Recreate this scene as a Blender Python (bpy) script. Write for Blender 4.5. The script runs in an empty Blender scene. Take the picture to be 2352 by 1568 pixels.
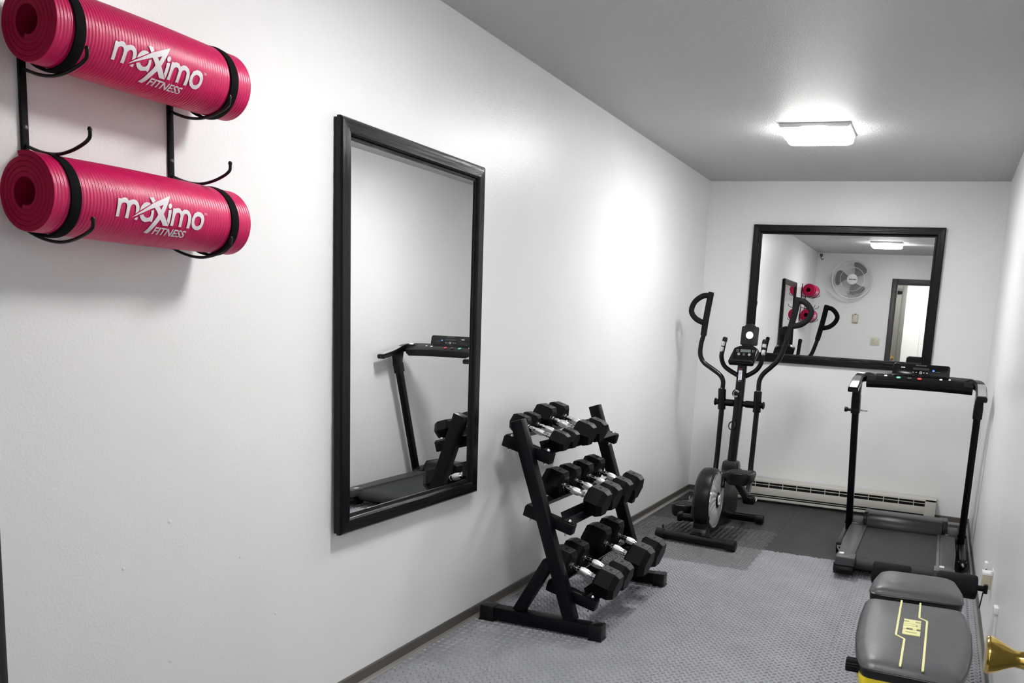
import bpy, bmesh, math, random
from mathutils import Vector, Matrix
random.seed(7)
S = bpy.context.scene
C = S.collection
PI = math.pi

# ------------------------------------------------------------------ camera
W, D, H = 2.0945, 6.7265, 2.40          # room width, back wall, ceiling
YF = 0.455                               # inner face of the front wall
FPX, PX, PY = 2018.14, 1399.52, 1057.41
CAM = Vector((1.7999, 0.0, 1.3261))
yaw, pitch, roll = -0.3544, -0.1598, 0.0587
fwd = Vector((math.sin(yaw)*math.cos(pitch), math.cos(yaw)*math.cos(pitch), math.sin(pitch)))
rgt = Vector((math.cos(yaw), -math.sin(yaw), 0)); upv = rgt.cross(fwd)
r2 = math.cos(roll)*rgt + math.sin(roll)*upv
u2 = -math.sin(roll)*rgt + math.cos(roll)*upv
cd = bpy.data.cameras.new('camera'); cam = bpy.data.objects.new('camera', cd); C.objects.link(cam)
cam.matrix_world = Matrix(((r2.x, u2.x, -fwd.x, CAM.x), (r2.y, u2.y, -fwd.y, CAM.y), (r2.z, u2.z, -fwd.z, CAM.z), (0, 0, 0, 1)))
cd.sensor_fit = 'HORIZONTAL'; cd.sensor_width = 36; cd.lens = FPX/2352*36
cd.shift_x = (1176-PX)/2352; cd.shift_y = (PY-784)/2352
cd.clip_start = 0.02; cd.clip_end = 60
S.camera = cam

# ------------------------------------------------------------------ world, light, exposure
wd = bpy.data.worlds.new('world'); S.world = wd; wd.use_nodes = True
wd.node_tree.nodes['Background'].inputs[0].default_value = (0.05, 0.05, 0.055, 1)
wd.node_tree.nodes['Background'].inputs[1].default_value = 0.3
LAMP_FAR, LAMP_NEAR = 104.0, 80.0         # emission of the two ceiling lamp diffusers
al = bpy.data.lights.new('hall_ceiling_light', 'AREA'); al.shape = 'RECTANGLE'; al.size = 0.9; al.size_y = 0.5
al.energy = 45; al.color = (1, .98, .95)
ao = bpy.data.objects.new('hall_ceiling_light', al); C.objects.link(ao); ao.location = (1.55, -0.55, 2.36)
S.view_settings.view_transform = 'Standard'; S.view_settings.look = 'None'
S.view_settings.gamma = 1; S.view_settings.use_curve_mapping = False
S.view_settings.exposure = 0.0

# ------------------------------------------------------------------ materials
MT = {}
def mat(name, col, rough=.5, metal=0, spec=.5, coat=0, emis=None, estr=0):
    m = bpy.data.materials.new(name); m.use_nodes = True
    b = m.node_tree.nodes['Principled BSDF']
    b.inputs['Base Color'].default_value = (*col, 1); b.inputs['Roughness'].default_value = rough
    b.inputs['Metallic'].default_value = metal; b.inputs['Specular IOR Level'].default_value = spec
    b.inputs['Coat Weight'].default_value = coat
    if emis: b.inputs['Emission Color'].default_value = (*emis, 1); b.inputs['Emission Strength'].default_value = estr
    MT[name] = m; return m
def nd(m, t): return m.node_tree.nodes.new(t)
def ln(m, a, b): m.node_tree.links.new(a, b)
def bsdf(m): return m.node_tree.nodes['Principled BSDF']
def coords(m, scale=(1, 1, 1), rot=(0, 0, 0)):
    tc = nd(m, 'ShaderNodeTexCoord'); mp = nd(m, 'ShaderNodeMapping')
    mp.inputs['Scale'].default_value = scale; mp.inputs['Rotation'].default_value = rot
    ln(m, tc.outputs['Object'], mp.inputs['Vector']); return mp.outputs['Vector']
def noise(m, vec, scale, detail=2, rough=.5):
    n = nd(m, 'ShaderNodeTexNoise'); n.inputs['Scale'].default_value = scale
    n.inputs['Detail'].default_value = detail; n.inputs['Roughness'].default_value = rough
    ln(m, vec, n.inputs['Vector']); return n.outputs['Fac']
def bump(m, h, strength, dist, prev=None):
    b = nd(m, 'ShaderNodeBump'); b.inputs['Strength'].default_value = strength; b.inputs['Distance'].default_value = dist
    ln(m, h, b.inputs['Height'])
    if prev: ln(m, prev, b.inputs['Normal'])
    ln(m, b.outputs['Normal'], bsdf(m).inputs['Normal']); return b.outputs['Normal']
def ramp(m, fac, stops):
    r = nd(m, 'ShaderNodeValToRGB'); e = r.color_ramp.elements
    while len(e) < len(stops): e.new(.5)
    for k, (p, c) in enumerate(stops): e[k].position = p; e[k].color = (*c, 1)
    ln(m, fac, r.inputs['Fac']); return r.outputs['Color']

m = mat('wall_paint', (.86, .86, .86), .33, spec=.5)
v = coords(m); bump(m, noise(m, v, 140, 3, .55), .34, .0023)
ln(m, ramp(m, noise(m, v, 2.2, 3), [(.3, (.845, .846, .848)), (.7, (.875, .876, .876))]), bsdf(m).inputs['Base Color'])
m = mat('ceiling_texture', (.65, .65, .65), .5, spec=.5)
v = coords(m); nn = bump(m, noise(m, v, 120, 4, .65), 1.0, .011)
m = mat('hall_paint', (.84, .84, .83), .5)
bump(m, noise(m, coords(m), 190, 3), .3, .0015)
m = mat('foam_tile', (.2, .204, .215), .46, spec=.7)
v = coords(m); bump(m, noise(m, v, 420, 2), .18, .0008)
ln(m, ramp(m, noise(m, v, 5, 4, .6), [(.3, (.250, .259, .281)), (.75, (.320, .330, .356))]), bsdf(m).inputs['Base Color'])
for nm, k in (('foam_mid', .55), ('foam_dark_shade', .27)):          # some floor tiles are darker; the darkest has shade under the elliptical painted in
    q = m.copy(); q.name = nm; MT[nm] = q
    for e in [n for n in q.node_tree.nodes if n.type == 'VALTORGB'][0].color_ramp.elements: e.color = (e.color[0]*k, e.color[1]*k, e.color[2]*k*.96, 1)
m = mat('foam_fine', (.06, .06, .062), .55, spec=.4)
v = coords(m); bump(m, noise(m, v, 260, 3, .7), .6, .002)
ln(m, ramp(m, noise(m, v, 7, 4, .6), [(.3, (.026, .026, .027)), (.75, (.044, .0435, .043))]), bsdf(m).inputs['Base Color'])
mat('slab', (.05, .05, .05), .8)
m = mat('vinyl_base', (.095, .088, .08), .42)
bump(m, noise(m, coords(m), 60, 3), .15, .001)
m = mat('vinyl_toe', (.25, .24, .225), .35)
m = mat('black_oak', (.0018, .0018, .0022), .20, spec=.25)
v = coords(m, (24, 1.2, 24)); w = nd(m, 'ShaderNodeTexNoise'); w.inputs['Scale'].default_value = 3.2; w.inputs['Detail'].default_value = 6
w.inputs['Roughness'].default_value = .65; w.inputs['Distortion'].default_value = .6; ln(m, v, w.inputs['Vector'])
bump(m, w.outputs['Fac'], .9, .003)
m2 = m.copy(); m2.name = 'black_oak_cross'; MT['black_oak_cross'] = m2
[n for n in m2.node_tree.nodes if n.type == 'MAPPING'][0].inputs['Scale'].default_value = (24, 24, 1.2)
m3 = m.copy(); m3.name = 'black_oak_along'; MT['black_oak_along'] = m3
[n for n in m3.node_tree.nodes if n.type == 'MAPPING'][0].inputs['Scale'].default_value = (1.2, 24, 24)
mat('mirror_glass', (.86, .875, .87), 0.0, metal=1)
mat('dark_backing', (.012, .010, .008), .6)
m = mat('door_dark', (.035, .030, .028), .45)
bump(m, noise(m, coords(m, (30, 30, 2)), 4, 4), .3, .001)
mat('door_grey', (.16, .16, .145), .5)
m = mat('pink_foam', (.62, .003, .105), .36, spec=.6)
bump(m, noise(m, coords(m), 900, 2), .05, .0002)
m = mat('pink_foam_shaded', (.27, .002, .034), .65, spec=.12)  # roll ends: shadow painted in as a darker red
mat('print_white', (.80, .76, .79), .5)
m = mat('strap_fabric', (.004, .004, .005), .8, spec=.12)
bump(m, noise(m, coords(m, (1, 8, 1)), 400, 2), .5, .001)
mat('black_rod', (.002, .002, .002), .3, spec=.3)
m = mat('powder_black', (.0022, .0027, .0042), .38, spec=.16)
bump(m, noise(m, coords(m), 900, 2), .12, .0004)
m = mat('rubber_black', (.0028, .0028, .0032), .48, spec=.13)
bump(m, noise(m, coords(m), 700, 2), .25, .0006)
m = mat('rubber_label_lit', (.060, .063, .070), .48, spec=.4)
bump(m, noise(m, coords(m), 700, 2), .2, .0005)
mat('chrome', (.82, .83, .84), .09, metal=1)
m = mat('chrome_knurl', (.80, .81, .82), .28, metal=1)
vv = nd(m, 'ShaderNodeTexVoronoi'); vv.inputs['Scale'].default_value = 650; ln(m, coords(m), vv.inputs['Vector'])
bump(m, vv.outputs['Distance'], .7, .0008)
mat('plastic_black', (.003, .003, .0035), .32, spec=.25)
mat('plastic_satin', (.0045, .005, .006), .34, spec=.3)
mat('plastic_dark', (.008, .0085, .0095), .34, spec=.4)
mat('plastic_grey', (.055, .057, .062), .40)
mat('tube_black', (.002, .002, .0028), .26, spec=.32)
m = mat('foam_grip', (.0075, .008, .009), .75, spec=.15)
bump(m, noise(m, coords(m), 600, 2), .3, .0008)
mat('gloss_panel', (.002, .002, .0025), .14, spec=.35)
mat('lcd', (.10, .115, .12), .2)
mat('lcd_dark', (.018, .021, .024), .2)
mat('silver_disc', (.72, .72, .73), .34, metal=.55)
mat('grip_steel', (.78, .79, .8), .16, metal=1)
mat('mark_white', (.75, .76, .78), .5)
mat('mark_grey', (.20, .205, .21), .5)
mat('sticker_white', (.78, .80, .86), .45)
mat('sticker_red', (.20, .02, .05), .5)
mat('button_green', (.12, .50, .30), .4)
mat('button_red', (.55, .06, .09), .4)
mat('button_blue', (.12, .35, .95), .35)
m = mat('belt', (.016, .017, .018), .62, spec=.35)
v = coords(m); bump(m, noise(m, v, 320, 2), .35, .0008)
ln(m, ramp(m, noise(m, coords(m, (5, 1.5, 1)), 4, 5, .65), [(.35, (.020, .021, .022)), (.8, (.036, .037, .038))]), bsdf(m).inputs['Base Color'])
m = mat('rail_grey', (.046, .047, .050), .45)
bump(m, noise(m, coords(m), 500, 2), .2, .0006)
m = mat('leather', (.060, .061, .066), .40, spec=.6)  # grey base colour stands in for lamp light reflected off the cushion tops
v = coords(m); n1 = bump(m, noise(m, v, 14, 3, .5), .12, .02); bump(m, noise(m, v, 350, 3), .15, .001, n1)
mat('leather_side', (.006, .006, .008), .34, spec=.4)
mat('piping', (.006, .006, .007), .3)
mat('print_yellow', (.80, .78, .38), .5)
mat('yellow_steel', (.72, .58, .02), .3)
m = mat('brass', (.66, .47, .12), .15, metal=1)
mat('cream_metal', (.56, .545, .50), .42)
mat('heater_dark', (.012, .012, .012), .7)
mat('fin_metal', (.25, .25, .25), .45, metal=.6)
mat('white_metal', (.80, .80, .80), .4)
mat('diffuser_far', (.9, .9, .9), .35, emis=(1, .99, .98), estr=LAMP_FAR)
mat('diffuser_near', (.9, .9, .9), .35, emis=(1, .99, .98), estr=LAMP_NEAR)
for dn in ('diffuser_far', 'diffuser_near'):      # the lens glows most on its flat underside, less on its flanks
    m = MT[dn]; g = nd(m, 'ShaderNodeNewGeometry'); sx = nd(m, 'ShaderNodeSeparateXYZ'); ln(m, g.outputs['Normal'], sx.inputs[0])
    mr = nd(m, 'ShaderNodeMapRange'); ln(m, sx.outputs['Z'], mr.inputs['Value'])
    e = bsdf(m).inputs['Emission Strength'].default_value
    mr.inputs['From Min'].default_value = -1; mr.inputs['From Max'].default_value = 0
    mr.inputs['To Min'].default_value = e; mr.inputs['To Max'].default_value = e*.16
    ln(m, mr.outputs[0], bsdf(m).inputs['Emission Strength'])
mat('fan_white', (.78, .78, .77), .45)
mat('fan_wire', (.74, .74, .72), .35)
mat('fan_blade', (.13, .13, .135), .35)
mat('ivory', (.66, .63, .52), .4)
mat('beige_box', (.50, .46, .33), .45)
mat('white_plastic', (.82, .82, .82), .35)
mat('grey_metal', (.12, .125, .13), .4, metal=.5)
mat('patch', (.84, .84, .83), .5)

# ------------------------------------------------------------------ mesh builder
class MB:
    def __init__(s): s.v = []; s.f = []
    def add(s, vs, fs):
        n = len(s.v); s.v += [Vector(x) for x in vs]; s.f += [tuple(i+n for i in f) for f in fs]; return s
    def bm(s, b):
        b.verts.index_update(); n = len(s.v)
        s.v += [x.co.copy() for x in b.verts]; s.f += [tuple(q.index+n for q in f.verts) for f in b.faces]; b.free(); return s
    def box(s, lo, hi, bevel=0, seg=2, M=None):
        lo = Vector(lo); hi = Vector(hi); b = bmesh.new(); bmesh.ops.create_cube(b, size=1)
        c = (lo+hi)/2; d = hi-lo
        for x in b.verts: x.co = Vector((x.co.x*d.x, x.co.y*d.y, x.co.z*d.z))+c
        if bevel: bmesh.ops.bevel(b, geom=b.edges[:], offset=min(bevel, min(abs(d.x), abs(d.y), abs(d.z))*.49), segments=seg, profile=.5, affect='EDGES')
        if M: bmesh.ops.transform(b, matrix=M, verts=b.verts)
        return s.bm(b)
    def beam(s, a, b, w, h, up=(0, 0, 1), bevel=.003, ext=0):
        """rectangular bar from a to b: w across, h along `up`"""
        a = Vector(a); b = Vector(b); d = (b-a); L = d.length; d.normalize()
        up = Vector(up); x = d.cross(up).normalized(); z = x.cross(d).normalized()
        M = Matrix(((x.x, d.x, z.x, a.x), (x.y, d.y, z.y, a.y), (x.z, d.z, z.z, a.z), (0, 0, 0, 1)))
        return s.box((-w/2, -ext, -h/2), (w/2, L+ext, h/2), bevel, 2, M)
    def cyl(s, a, b, r, r1=None, seg=20, caps=True, bevel=0):
        a = Vector(a); b = Vector(b); r1 = r if r1 is None else r1
        L = (b-a).length
        if bevel: prof = [(0, 0), (r-bevel, 0), (r, bevel), (r1, L-bevel), (r1-bevel, L), (0, L)]
        elif caps: prof = [(0, 0), (r, 0), (r1, L), (0, L)]
        else: prof = [(r, 0), (r1, L)]
        return s.lathe(prof, a, b-a, seg)
    def lathe(s, prof, o, ax, seg=24):
        o = Vector(o); ax = Vector(ax).normalized()
        t = Vector((1, 0, 0)) if abs(ax.x) < .9 else Vector((0, 1, 0))
        x = (t-ax*t.dot(ax)).normalized(); y = ax.cross(x); vs = []; fs = []; idx = []
        for r, h in prof:
            if r < 1e-7: idx.append([len(vs)]*seg); vs.append(o+ax*h)
            else:
                idx.append(list(range(len(vs), len(vs)+seg)))
                vs += [o+ax*h+(x*math.cos(2*PI*k/seg)+y*math.sin(2*PI*k/seg))*r for k in range(seg)]
        for i in range(len(prof)-1):
            A, B = idx[i], idx[i+1]
            for k in range(seg):
                k2 = (k+1) % seg; q = [A[k], A[k2], B[k2], B[k]]
                q = [q[j] for j in range(4) if q[j] != q[j-1]]
                if len(set(q)) >= 3: fs.append(tuple(dict.fromkeys(q)))
        return s.add(vs, fs)
    def tube(s, pts, r, seg=12, closed=False, caps=True, flat=None):
        pts = [Vector(p) for p in pts]; n = len(pts)
        rr = r if isinstance(r, (list, tuple)) else [r]*n
        T = []
        for i in range(n):
            if closed: t = pts[(i+1) % n]-pts[i-1]
            else: t = pts[min(i+1, n-1)]-pts[max(i-1, 0)]
            T.append(t.normalized())
        t0 = T[0]; u = Vector((0, 0, 1)) if abs(t0.z) < .9 else Vector((1, 0, 0))
        x = (u-t0*u.dot(t0)).normalized(); vs = []; fs = []
        for i in range(n):
            x = (x-T[i]*x.dot(T[i])).normalized(); y = T[i].cross(x)
            fy = 1 if flat is None else flat
            vs += [pts[i]+(x*math.cos(2*PI*k/seg)+y*math.sin(2*PI*k/seg)*fy)*rr[i] for k in range(seg)]
        m = n if closed else n-1
        for i in range(m):
            j = (i+1) % n
            for k in range(seg): fs.append((i*seg+k, i*seg+(k+1) % seg, j*seg+(k+1) % seg, j*seg+k))
        if caps and not closed: fs += [tuple(range(seg))[::-1], tuple((n-1)*seg+k for k in range(seg))]
        return s.add(vs, fs)
    def prism(s, poly, o, ex, ey, ez, bevel=0, seg=2):
        """2-D polygon in (ex, ey) at o, extruded along vector ez"""
        o, ex, ey, ez = map(Vector, (o, ex, ey, ez)); b = bmesh.new()
        vs = [b.verts.new(o+ex*p[0]+ey*p[1]) for p in poly]; f = b.faces.new(vs)
        r = bmesh.ops.extrude_face_region(b, geom=[f])
        bmesh.ops.translate(b, vec=ez, verts=[g for g in r['geom'] if isinstance(g, bmesh.types.BMVert)])
        bmesh.ops.recalc_face_normals(b, faces=b.faces)
        if bevel:
            es = [e for e in b.edges if len(e.link_faces) == 2 and e.calc_face_angle(0) > .5]
            bmesh.ops.bevel(b, geom=es, offset=bevel, segments=seg, profile=.5, affect='EDGES')
        bmesh.ops.triangulate(b, faces=[q for q in b.faces if len(q.verts) > 4])
        return s.bm(b)
    def loft(s, secs, closed_sec=True, caps=True):
        n = len(secs[0]); vs = [p for c in secs for p in c]; fs = []
        for i in range(len(secs)-1):
            for k in range(n if closed_sec else n-1):
                fs.append((i*n+k, i*n+(k+1) % n, (i+1)*n+(k+1) % n, (i+1)*n+k))
        if caps: fs += [tuple(range(n))[::-1], tuple((len(secs)-1)*n+k for k in range(n))]
        return s.add(vs, fs)
    def mesh(s, name, off=Vector((0, 0, 0)), angle=35, fix=True):
        me = bpy.data.meshes.new(name); me.from_pydata([x-off for x in s.v], [], s.f)
        if fix:
            b = bmesh.new(); b.from_mesh(me); bmesh.ops.recalc_face_normals(b, faces=b.faces); b.to_mesh(me); b.free()
        for p in me.polygons: p.use_smooth = True
        me.set_sharp_from_angle(angle=math.radians(angle)); me.update(); return me

def smooth_path(pts, n=6):
    pts = [Vector(p) for p in pts]; out = []
    P = [pts[0]*2-pts[1]]+pts+[pts[-1]*2-pts[-2]]
    for i in range(1, len(P)-2):
        for k in range(n):
            t = k/n; a, b, c, d = P[i-1], P[i], P[i+1], P[i+2]
            out.append(.5*((2*b)+(c-a)*t+(2*a-5*b+4*c-d)*t*t+(3*b-a-3*c+d)*t**3))
    out.append(pts[-1]); return out

def obj(name, mb, material, parent=None, off=Vector((0, 0, 0)), label=None, angle=35, fix=True, kind=None):
    me = mb.mesh(name, off, angle, fix) if isinstance(mb, MB) else mb
    o = bpy.data.objects.new(name, me); C.objects.link(o)
    if not me.materials: me.materials.append(MT[material])
    if parent: o.parent = parent
    if label: o['label'] = label
    if kind: o['kind'] = kind
    return o
class Thing:
    def __init__(s, name, label, cat, loc=(0, 0, 0), group=None, kind=None, rotz=0):
        o = bpy.data.objects.new(name, None); C.objects.link(o); o.empty_display_size = .1
        o.location = loc; s.loc = Vector(loc); s.o = o; o.rotation_euler.z = rotz
        if label: o['label'] = label
        if cat: o['category'] = cat
        if group: o['group'] = group
        if kind: o['kind'] = kind
    def part(s, name, mb, material, parent=None, label=None, angle=35, fix=True, kind=None):
        return obj(name, mb, material, parent or s.o, s.loc, label, angle, fix, kind)
def tag(o, label, cat, group=None):
    o['label'] = label; o['category'] = cat
    if group: o['group'] = group
    return o
def struct(name, mb, material, angle=35, label=None):
    o = obj(name, mb, material, angle=angle); o['kind'] = 'structure'
    if label: o['label'] = label
    return o
def copy_tree(o, parent=None):
    c = o.copy(); C.objects.link(c); c.parent = parent
    for ch in [q for q in bpy.data.objects if q.parent == o]: copy_tree(ch, c)
    return c

# ------------------------------------------------------------------ room shell
DX0, DX1, DZ = 1.118, 1.962, 2.000       # door opening in the front wall
T = .12
wl = struct('wall_left', MB().box((-T, YF-T, -.1), (0, D+T, H+.1)), 'wall_paint')
struct('wall_right', MB().box((W, YF-T, -.1), (W+T, D+T, H+.1)), 'wall_paint')
struct('wall_back', MB().box((-.001, D, -.1), (W+.001, D+T, H+.1)), 'wall_paint')
wf = MB().box((0, YF-T, 0), (DX0-.02, YF, H)).box((DX1+.02, YF-T, 0), (W, YF, H)).box((DX0-.02, YF-T, DZ+.02), (DX1+.02, YF, H))
struct('wall_front', wf, 'wall_paint')
struct('ceiling', MB().box((-.0005, YF-T, H), (W+.0005, D+.0005, H+.1)), 'ceiling_texture')
fl = struct('floor', MB().box((-.0005, YF-T, -.1), (W+.0005, D+.0005, -.012)), 'slab', label='charcoal interlocking foam floor with raised diamond pattern')
# hall behind the camera
struct('hall_floor', MB().box((-.2, -1.45, -.1), (3.0, YF-T, 0)), 'slab')
struct('hall_ceiling', MB().box((-.2, -1.45, H), (3.0, YF-T, H+.1)), 'hall_paint')
struct('wall_hall_far', MB().box((-.2, -1.55, 0), (3.0, -1.45, H)), 'hall_paint')
struct('wall_hall_left', MB().box((-.3, -1.55, 0), (-.2, YF-T, H)), 'hall_paint')
struct('wall_hall_right', MB().box((3.0, -1.55, 0), (3.1, YF-T, H)), 'hall_paint')
# spackled screw heads on the left wall
for y, z, r in ((1.66, .75, .0065), (2.041, .391, .005), (1.653, .378, .006), (1.52, .66, .004), (1.9, .60, .003)):
    o = obj('wall_patch', MB().lathe([(0, .0022), (r*.6, .0018), (r, .0002), (r, 0)], (0, y, z), (1, 0, 0), 10), 'patch', wl)

# ------------------------------------------------------------------ foam floor tiles (children of the floor)
TX, TY = .585, .508
XS = .905-2*TX
def edge_curve(n, L):
    """one jigsaw edge as (along, sideways) points"""
    pts = []; p = L/n; a = .0075
    for k in range(n):
        b = k*p; s = 1 if k % 2 == 0 else -1
        pts += [(b+.12*p, 0), (b+.20*p, a*s), (b+.80*p, a*s), (b+.88*p, 0)]
    return pts
def make_tile(fine, tone, cutx=None, cuty=None, cutx1=None):
    g = .0010; ex = edge_curve(10, TX); ey = edge_curve(10, TY); mg = .016
    out = [(0+g, 0+g)]
    out += [(t, o_+g) for t, o_ in ex] + [(TX-g, g)]
    out += [(TX+o_-g, t) for t, o_ in ey] + [(TX-g, TY-g)]
    out += [(t, TY+o_-g) for t, o_ in ex[::-1]] + [(g, TY-g)]
    out += [(o_+g, t) for t, o_ in ey[::-1]]
    cl = lambda v, T: min(max(v, mg), T-mg)
    N = len(out); c1, c2, c3 = 1+len(ex), 2+len(ex)+len(ey), 3+2*len(ex)+len(ey)
    inn = []
    for i, (x, y) in enumerate(out):
        if i <= c1: q = (cl(x, TX), mg)
        elif i <= c2: q = (TX-mg, cl(y, TY))
        elif i <= c3: q = (cl(x, TX), TY-mg)
        else: q = (mg, cl(y, TY))
        inn.append(q)
    b = bmesh.new(); z0 = -.0008
    vo = [b.verts.new((x, y, z0)) for x, y in out]; vd = [b.verts.new((x, y, z0-.011)) for x, y in out]
    vi = []; seen = {}
    for q in inn:
        if q not in seen: seen[q] = b.verts.new((q[0], q[1], z0))
        vi.append(seen[q])
    for i in range(N):
        j = (i+1) % N
        f = [vo[i], vo[j], vi[j], vi[i]] if vi[i] is not vi[j] else [vo[i], vo[j], vi[i]]
        b.faces.new(f); b.faces.new([vo[j], vo[i], vd[i], vd[j]])
    uq = []
    for q in vi:
        if not uq or q is not uq[-1]: uq.append(q)
    if uq[0] is uq[-1]: uq.pop()
    # the flat middle as a fan from its centre
    cc = b.verts.new((TX/2, TY/2, z0))
    for i in range(len(uq)): b.faces.new([uq[i], uq[(i+1) % len(uq)], cc])
    nx, ny = (18, 15) if not fine else (36, 30)
    px, py = TX/nx, TY/ny
    L, wd_, hh = (.0120, .0038, .0046) if not fine else (.005, .002, .0011)
    for i in range(nx*2):
        for j in range(ny*2):
            if (i+j) % 2: continue
            cx, cy = (i+.5)*px/2, (j+.5)*py/2
            sgn = 1 if i % 2 else -1
            a = math.radians(45*sgn)
            dx, dy = math.cos(a), math.sin(a); q = []
            for (s_, t_, z) in ((-L, 0, 0), (0, -wd_, 0), (L, 0, 0), (0, wd_, 0), (-L*.45, 0, hh), (L*.45, 0, hh)):
                q.append(b.verts.new((cx+dx*s_-dy*t_, cy+dy*s_+dx*t_, z-.0009)))
            for t in ((0, 1, 4), (1, 5, 4), (1, 2, 5), (2, 3, 5), (3, 4, 5), (3, 0, 4)): b.faces.new([q[k] for k in t])
    for cut, no in ((cutx, (-1, 0, 0)), (cuty, (0, -1, 0)), (cutx1, (1, 0, 0))):
        if cut is None: continue
        co = (cut, 0, 0) if no[0] else (0, cut, 0)
        bmesh.ops.bisect_plane(b, geom=b.verts[:]+b.edges[:]+b.faces[:], plane_co=co, plane_no=no, clear_outer=True)
    me = bpy.data.meshes.new('tile'); b.to_mesh(me); b.free()
    me.materials.append(MT['foam_fine' if fine else tone])
    return me
tile_cache = {}
for ci in range(5):
    for ri in range(-6, 7):
        x0 = XS+ci*TX; y0 = 3.16+ri*TY
        if x0+TX < .05: continue
        if x0 > W-.03: continue
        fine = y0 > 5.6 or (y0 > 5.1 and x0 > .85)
        cx = .012-x0 if x0 < 0 else None
        cx1 = W-.014-x0 if x0+TX > W-.014 else None
        cy = YF+.01-y0 if y0 < YF else None
        tone = 'foam_tile'
        if y0 > 4.6: tone = 'foam_mid'
        if y0 > 5.1 or (x0 < .2 and y0 > 4.0): tone = 'foam_dark_shade'
        if x0 > .85 and 4.6 < y0 < 5.1: tone = 'foam_tile'
        key = (fine, tone, cx, cy, cx1)
        if key not in tile_cache: tile_cache[key] = make_tile(fine, tone, cx, cy, cx1)
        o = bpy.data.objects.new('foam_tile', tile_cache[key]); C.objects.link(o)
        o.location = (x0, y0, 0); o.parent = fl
        if 1.4 < x0 < 1.6: o.scale.x = 1.02

# ------------------------------------------------------------------ baseboards (vinyl cove base)
def base_run(name, a, b, nrm):
    a = Vector(a); b = Vector(b); n = Vector(nrm); d = (b-a)
    mb = MB().prism([(0, 0), (.006, .004), (.006, .052), (.003, .056), (0, .056)], a, n, (0, 0, 1), d)
    o = struct(name, mb, 'vinyl_base')
    t = MB().prism([(.006, 0), (.017, .0), (.016, .004), (.0095, .008), (.006, .017)], a, n, (0, 0, 1), d)
    obj('toe', t, 'vinyl_toe', o)
base_run('baseboard_left', (0, YF, 0), (0, D, 0), (1, 0, 0))
base_run('baseboard_right', (W, YF, 0), (W, D, 0), (-1, 0, 0))
base_run('baseboard_back', (.006, D, 0), (W-.006, D, 0), (0, -1, 0))
base_run('baseboard_front', (.006, YF, 0), (1.035, YF, 0), (0, 1, 0))

# ------------------------------------------------------------------ door_1: frame, leaf and knob
d1 = Thing('door_1', 'dark door frame with an open leaf carrying a brass knob', None, (DX0, YF, 0), kind='structure')
d1.part('jamb', MB().box((DX0-.02, YF-T-.005, 0), (DX0, YF+.005, DZ)).box((DX1, YF-T-.005, 0), (DX1+.02, YF+.005, DZ)).box((DX0-.02, YF-T-.005, DZ), (DX1+.02, YF+.005, DZ+.02)), 'door_dark')
for y0, y1 in ((YF, YF+.016), (YF-T-.016, YF-T)):
    d1.part('casing', MB().box((DX0-.078, y0, 0), (DX0-.006, y1, DZ+.078), .003), 'door_dark')
    d1.part('casing', MB().box((DX1+.006, y0, 0), (DX1+.078, y1, DZ+.078), .003), 'door_dark')
    d1.part('casing', MB().box((DX0-.006, y0, DZ+.006), (DX1+.006, y1, DZ+.078), .003), 'door_dark')
leaf = d1.part('door_leaf', MB().box((1.967, YF+.02, .02), (2.005, YF+.86, 2.02), .002), 'door_grey')
KY, KZ = 1.268, .902
d1.part('knob', MB().lathe([(0, 0), (.032, 0), (.033, .003), (.030, .007), (.014, .011), (.0115, .026), (.0120, .033), (.0140, .038), (.0230, .055), (.0262, .064), (.0262, .067), (.0245, .0695), (.018, .0700), (0, .0705)], (1.967, KY, KZ), (-1, 0, 0), 40), 'brass', leaf, 'polished brass knob')
d1.part('hinge', MB().cyl((1.972, YF+.014, 1.75), (1.972, YF+.014, 1.85), .007), 'brass', leaf)
d1.part('hinge', MB().cyl((1.972, YF+.014, .25), (1.972, YF+.014, .35), .007), 'brass', leaf)
# grey door across the hall, seen in the back mirror
d2 = Thing('door_2', 'grey door with brass knob in the hall, seen in the back mirror', None, (.6, -1.45, 0), kind='structure')
d2.part('casing', MB().box((1.105, -1.45, 0), (1.175, -1.425, 2.09), .003), 'door_grey')
d2.part('casing', MB().box((.2, -1.45, 0), (.27, -1.425, 2.09), .003), 'door_grey')
d2.part('casing', MB().box((.27, -1.45, 2.02), (1.105, -1.425, 2.09), .003), 'door_grey')
lf = d2.part('door_leaf', MB().box((.27, -1.45, .01), (1.105, -1.435, 2.02), .002), 'door_grey')
d2.part('closer', MB().box((1.00, -1.435, 1.96), (1.105, -1.395, 2.005), .004), 'powder_black', lf)
d2.part('knob', MB().lathe([(0, 0), (.03, 0), (.03, .006), (.012, .01), (.012, .03), (.025, .04), (.027, .055), (.02, .066), (0, .068)], (1.05, -1.435, .95), (0, 1, 0), 20), 'brass', lf)
struct('trim_1', MB().box((1.435, -1.45, 0), (1.50, -1.42, H), .004), 'hall_paint')

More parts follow.
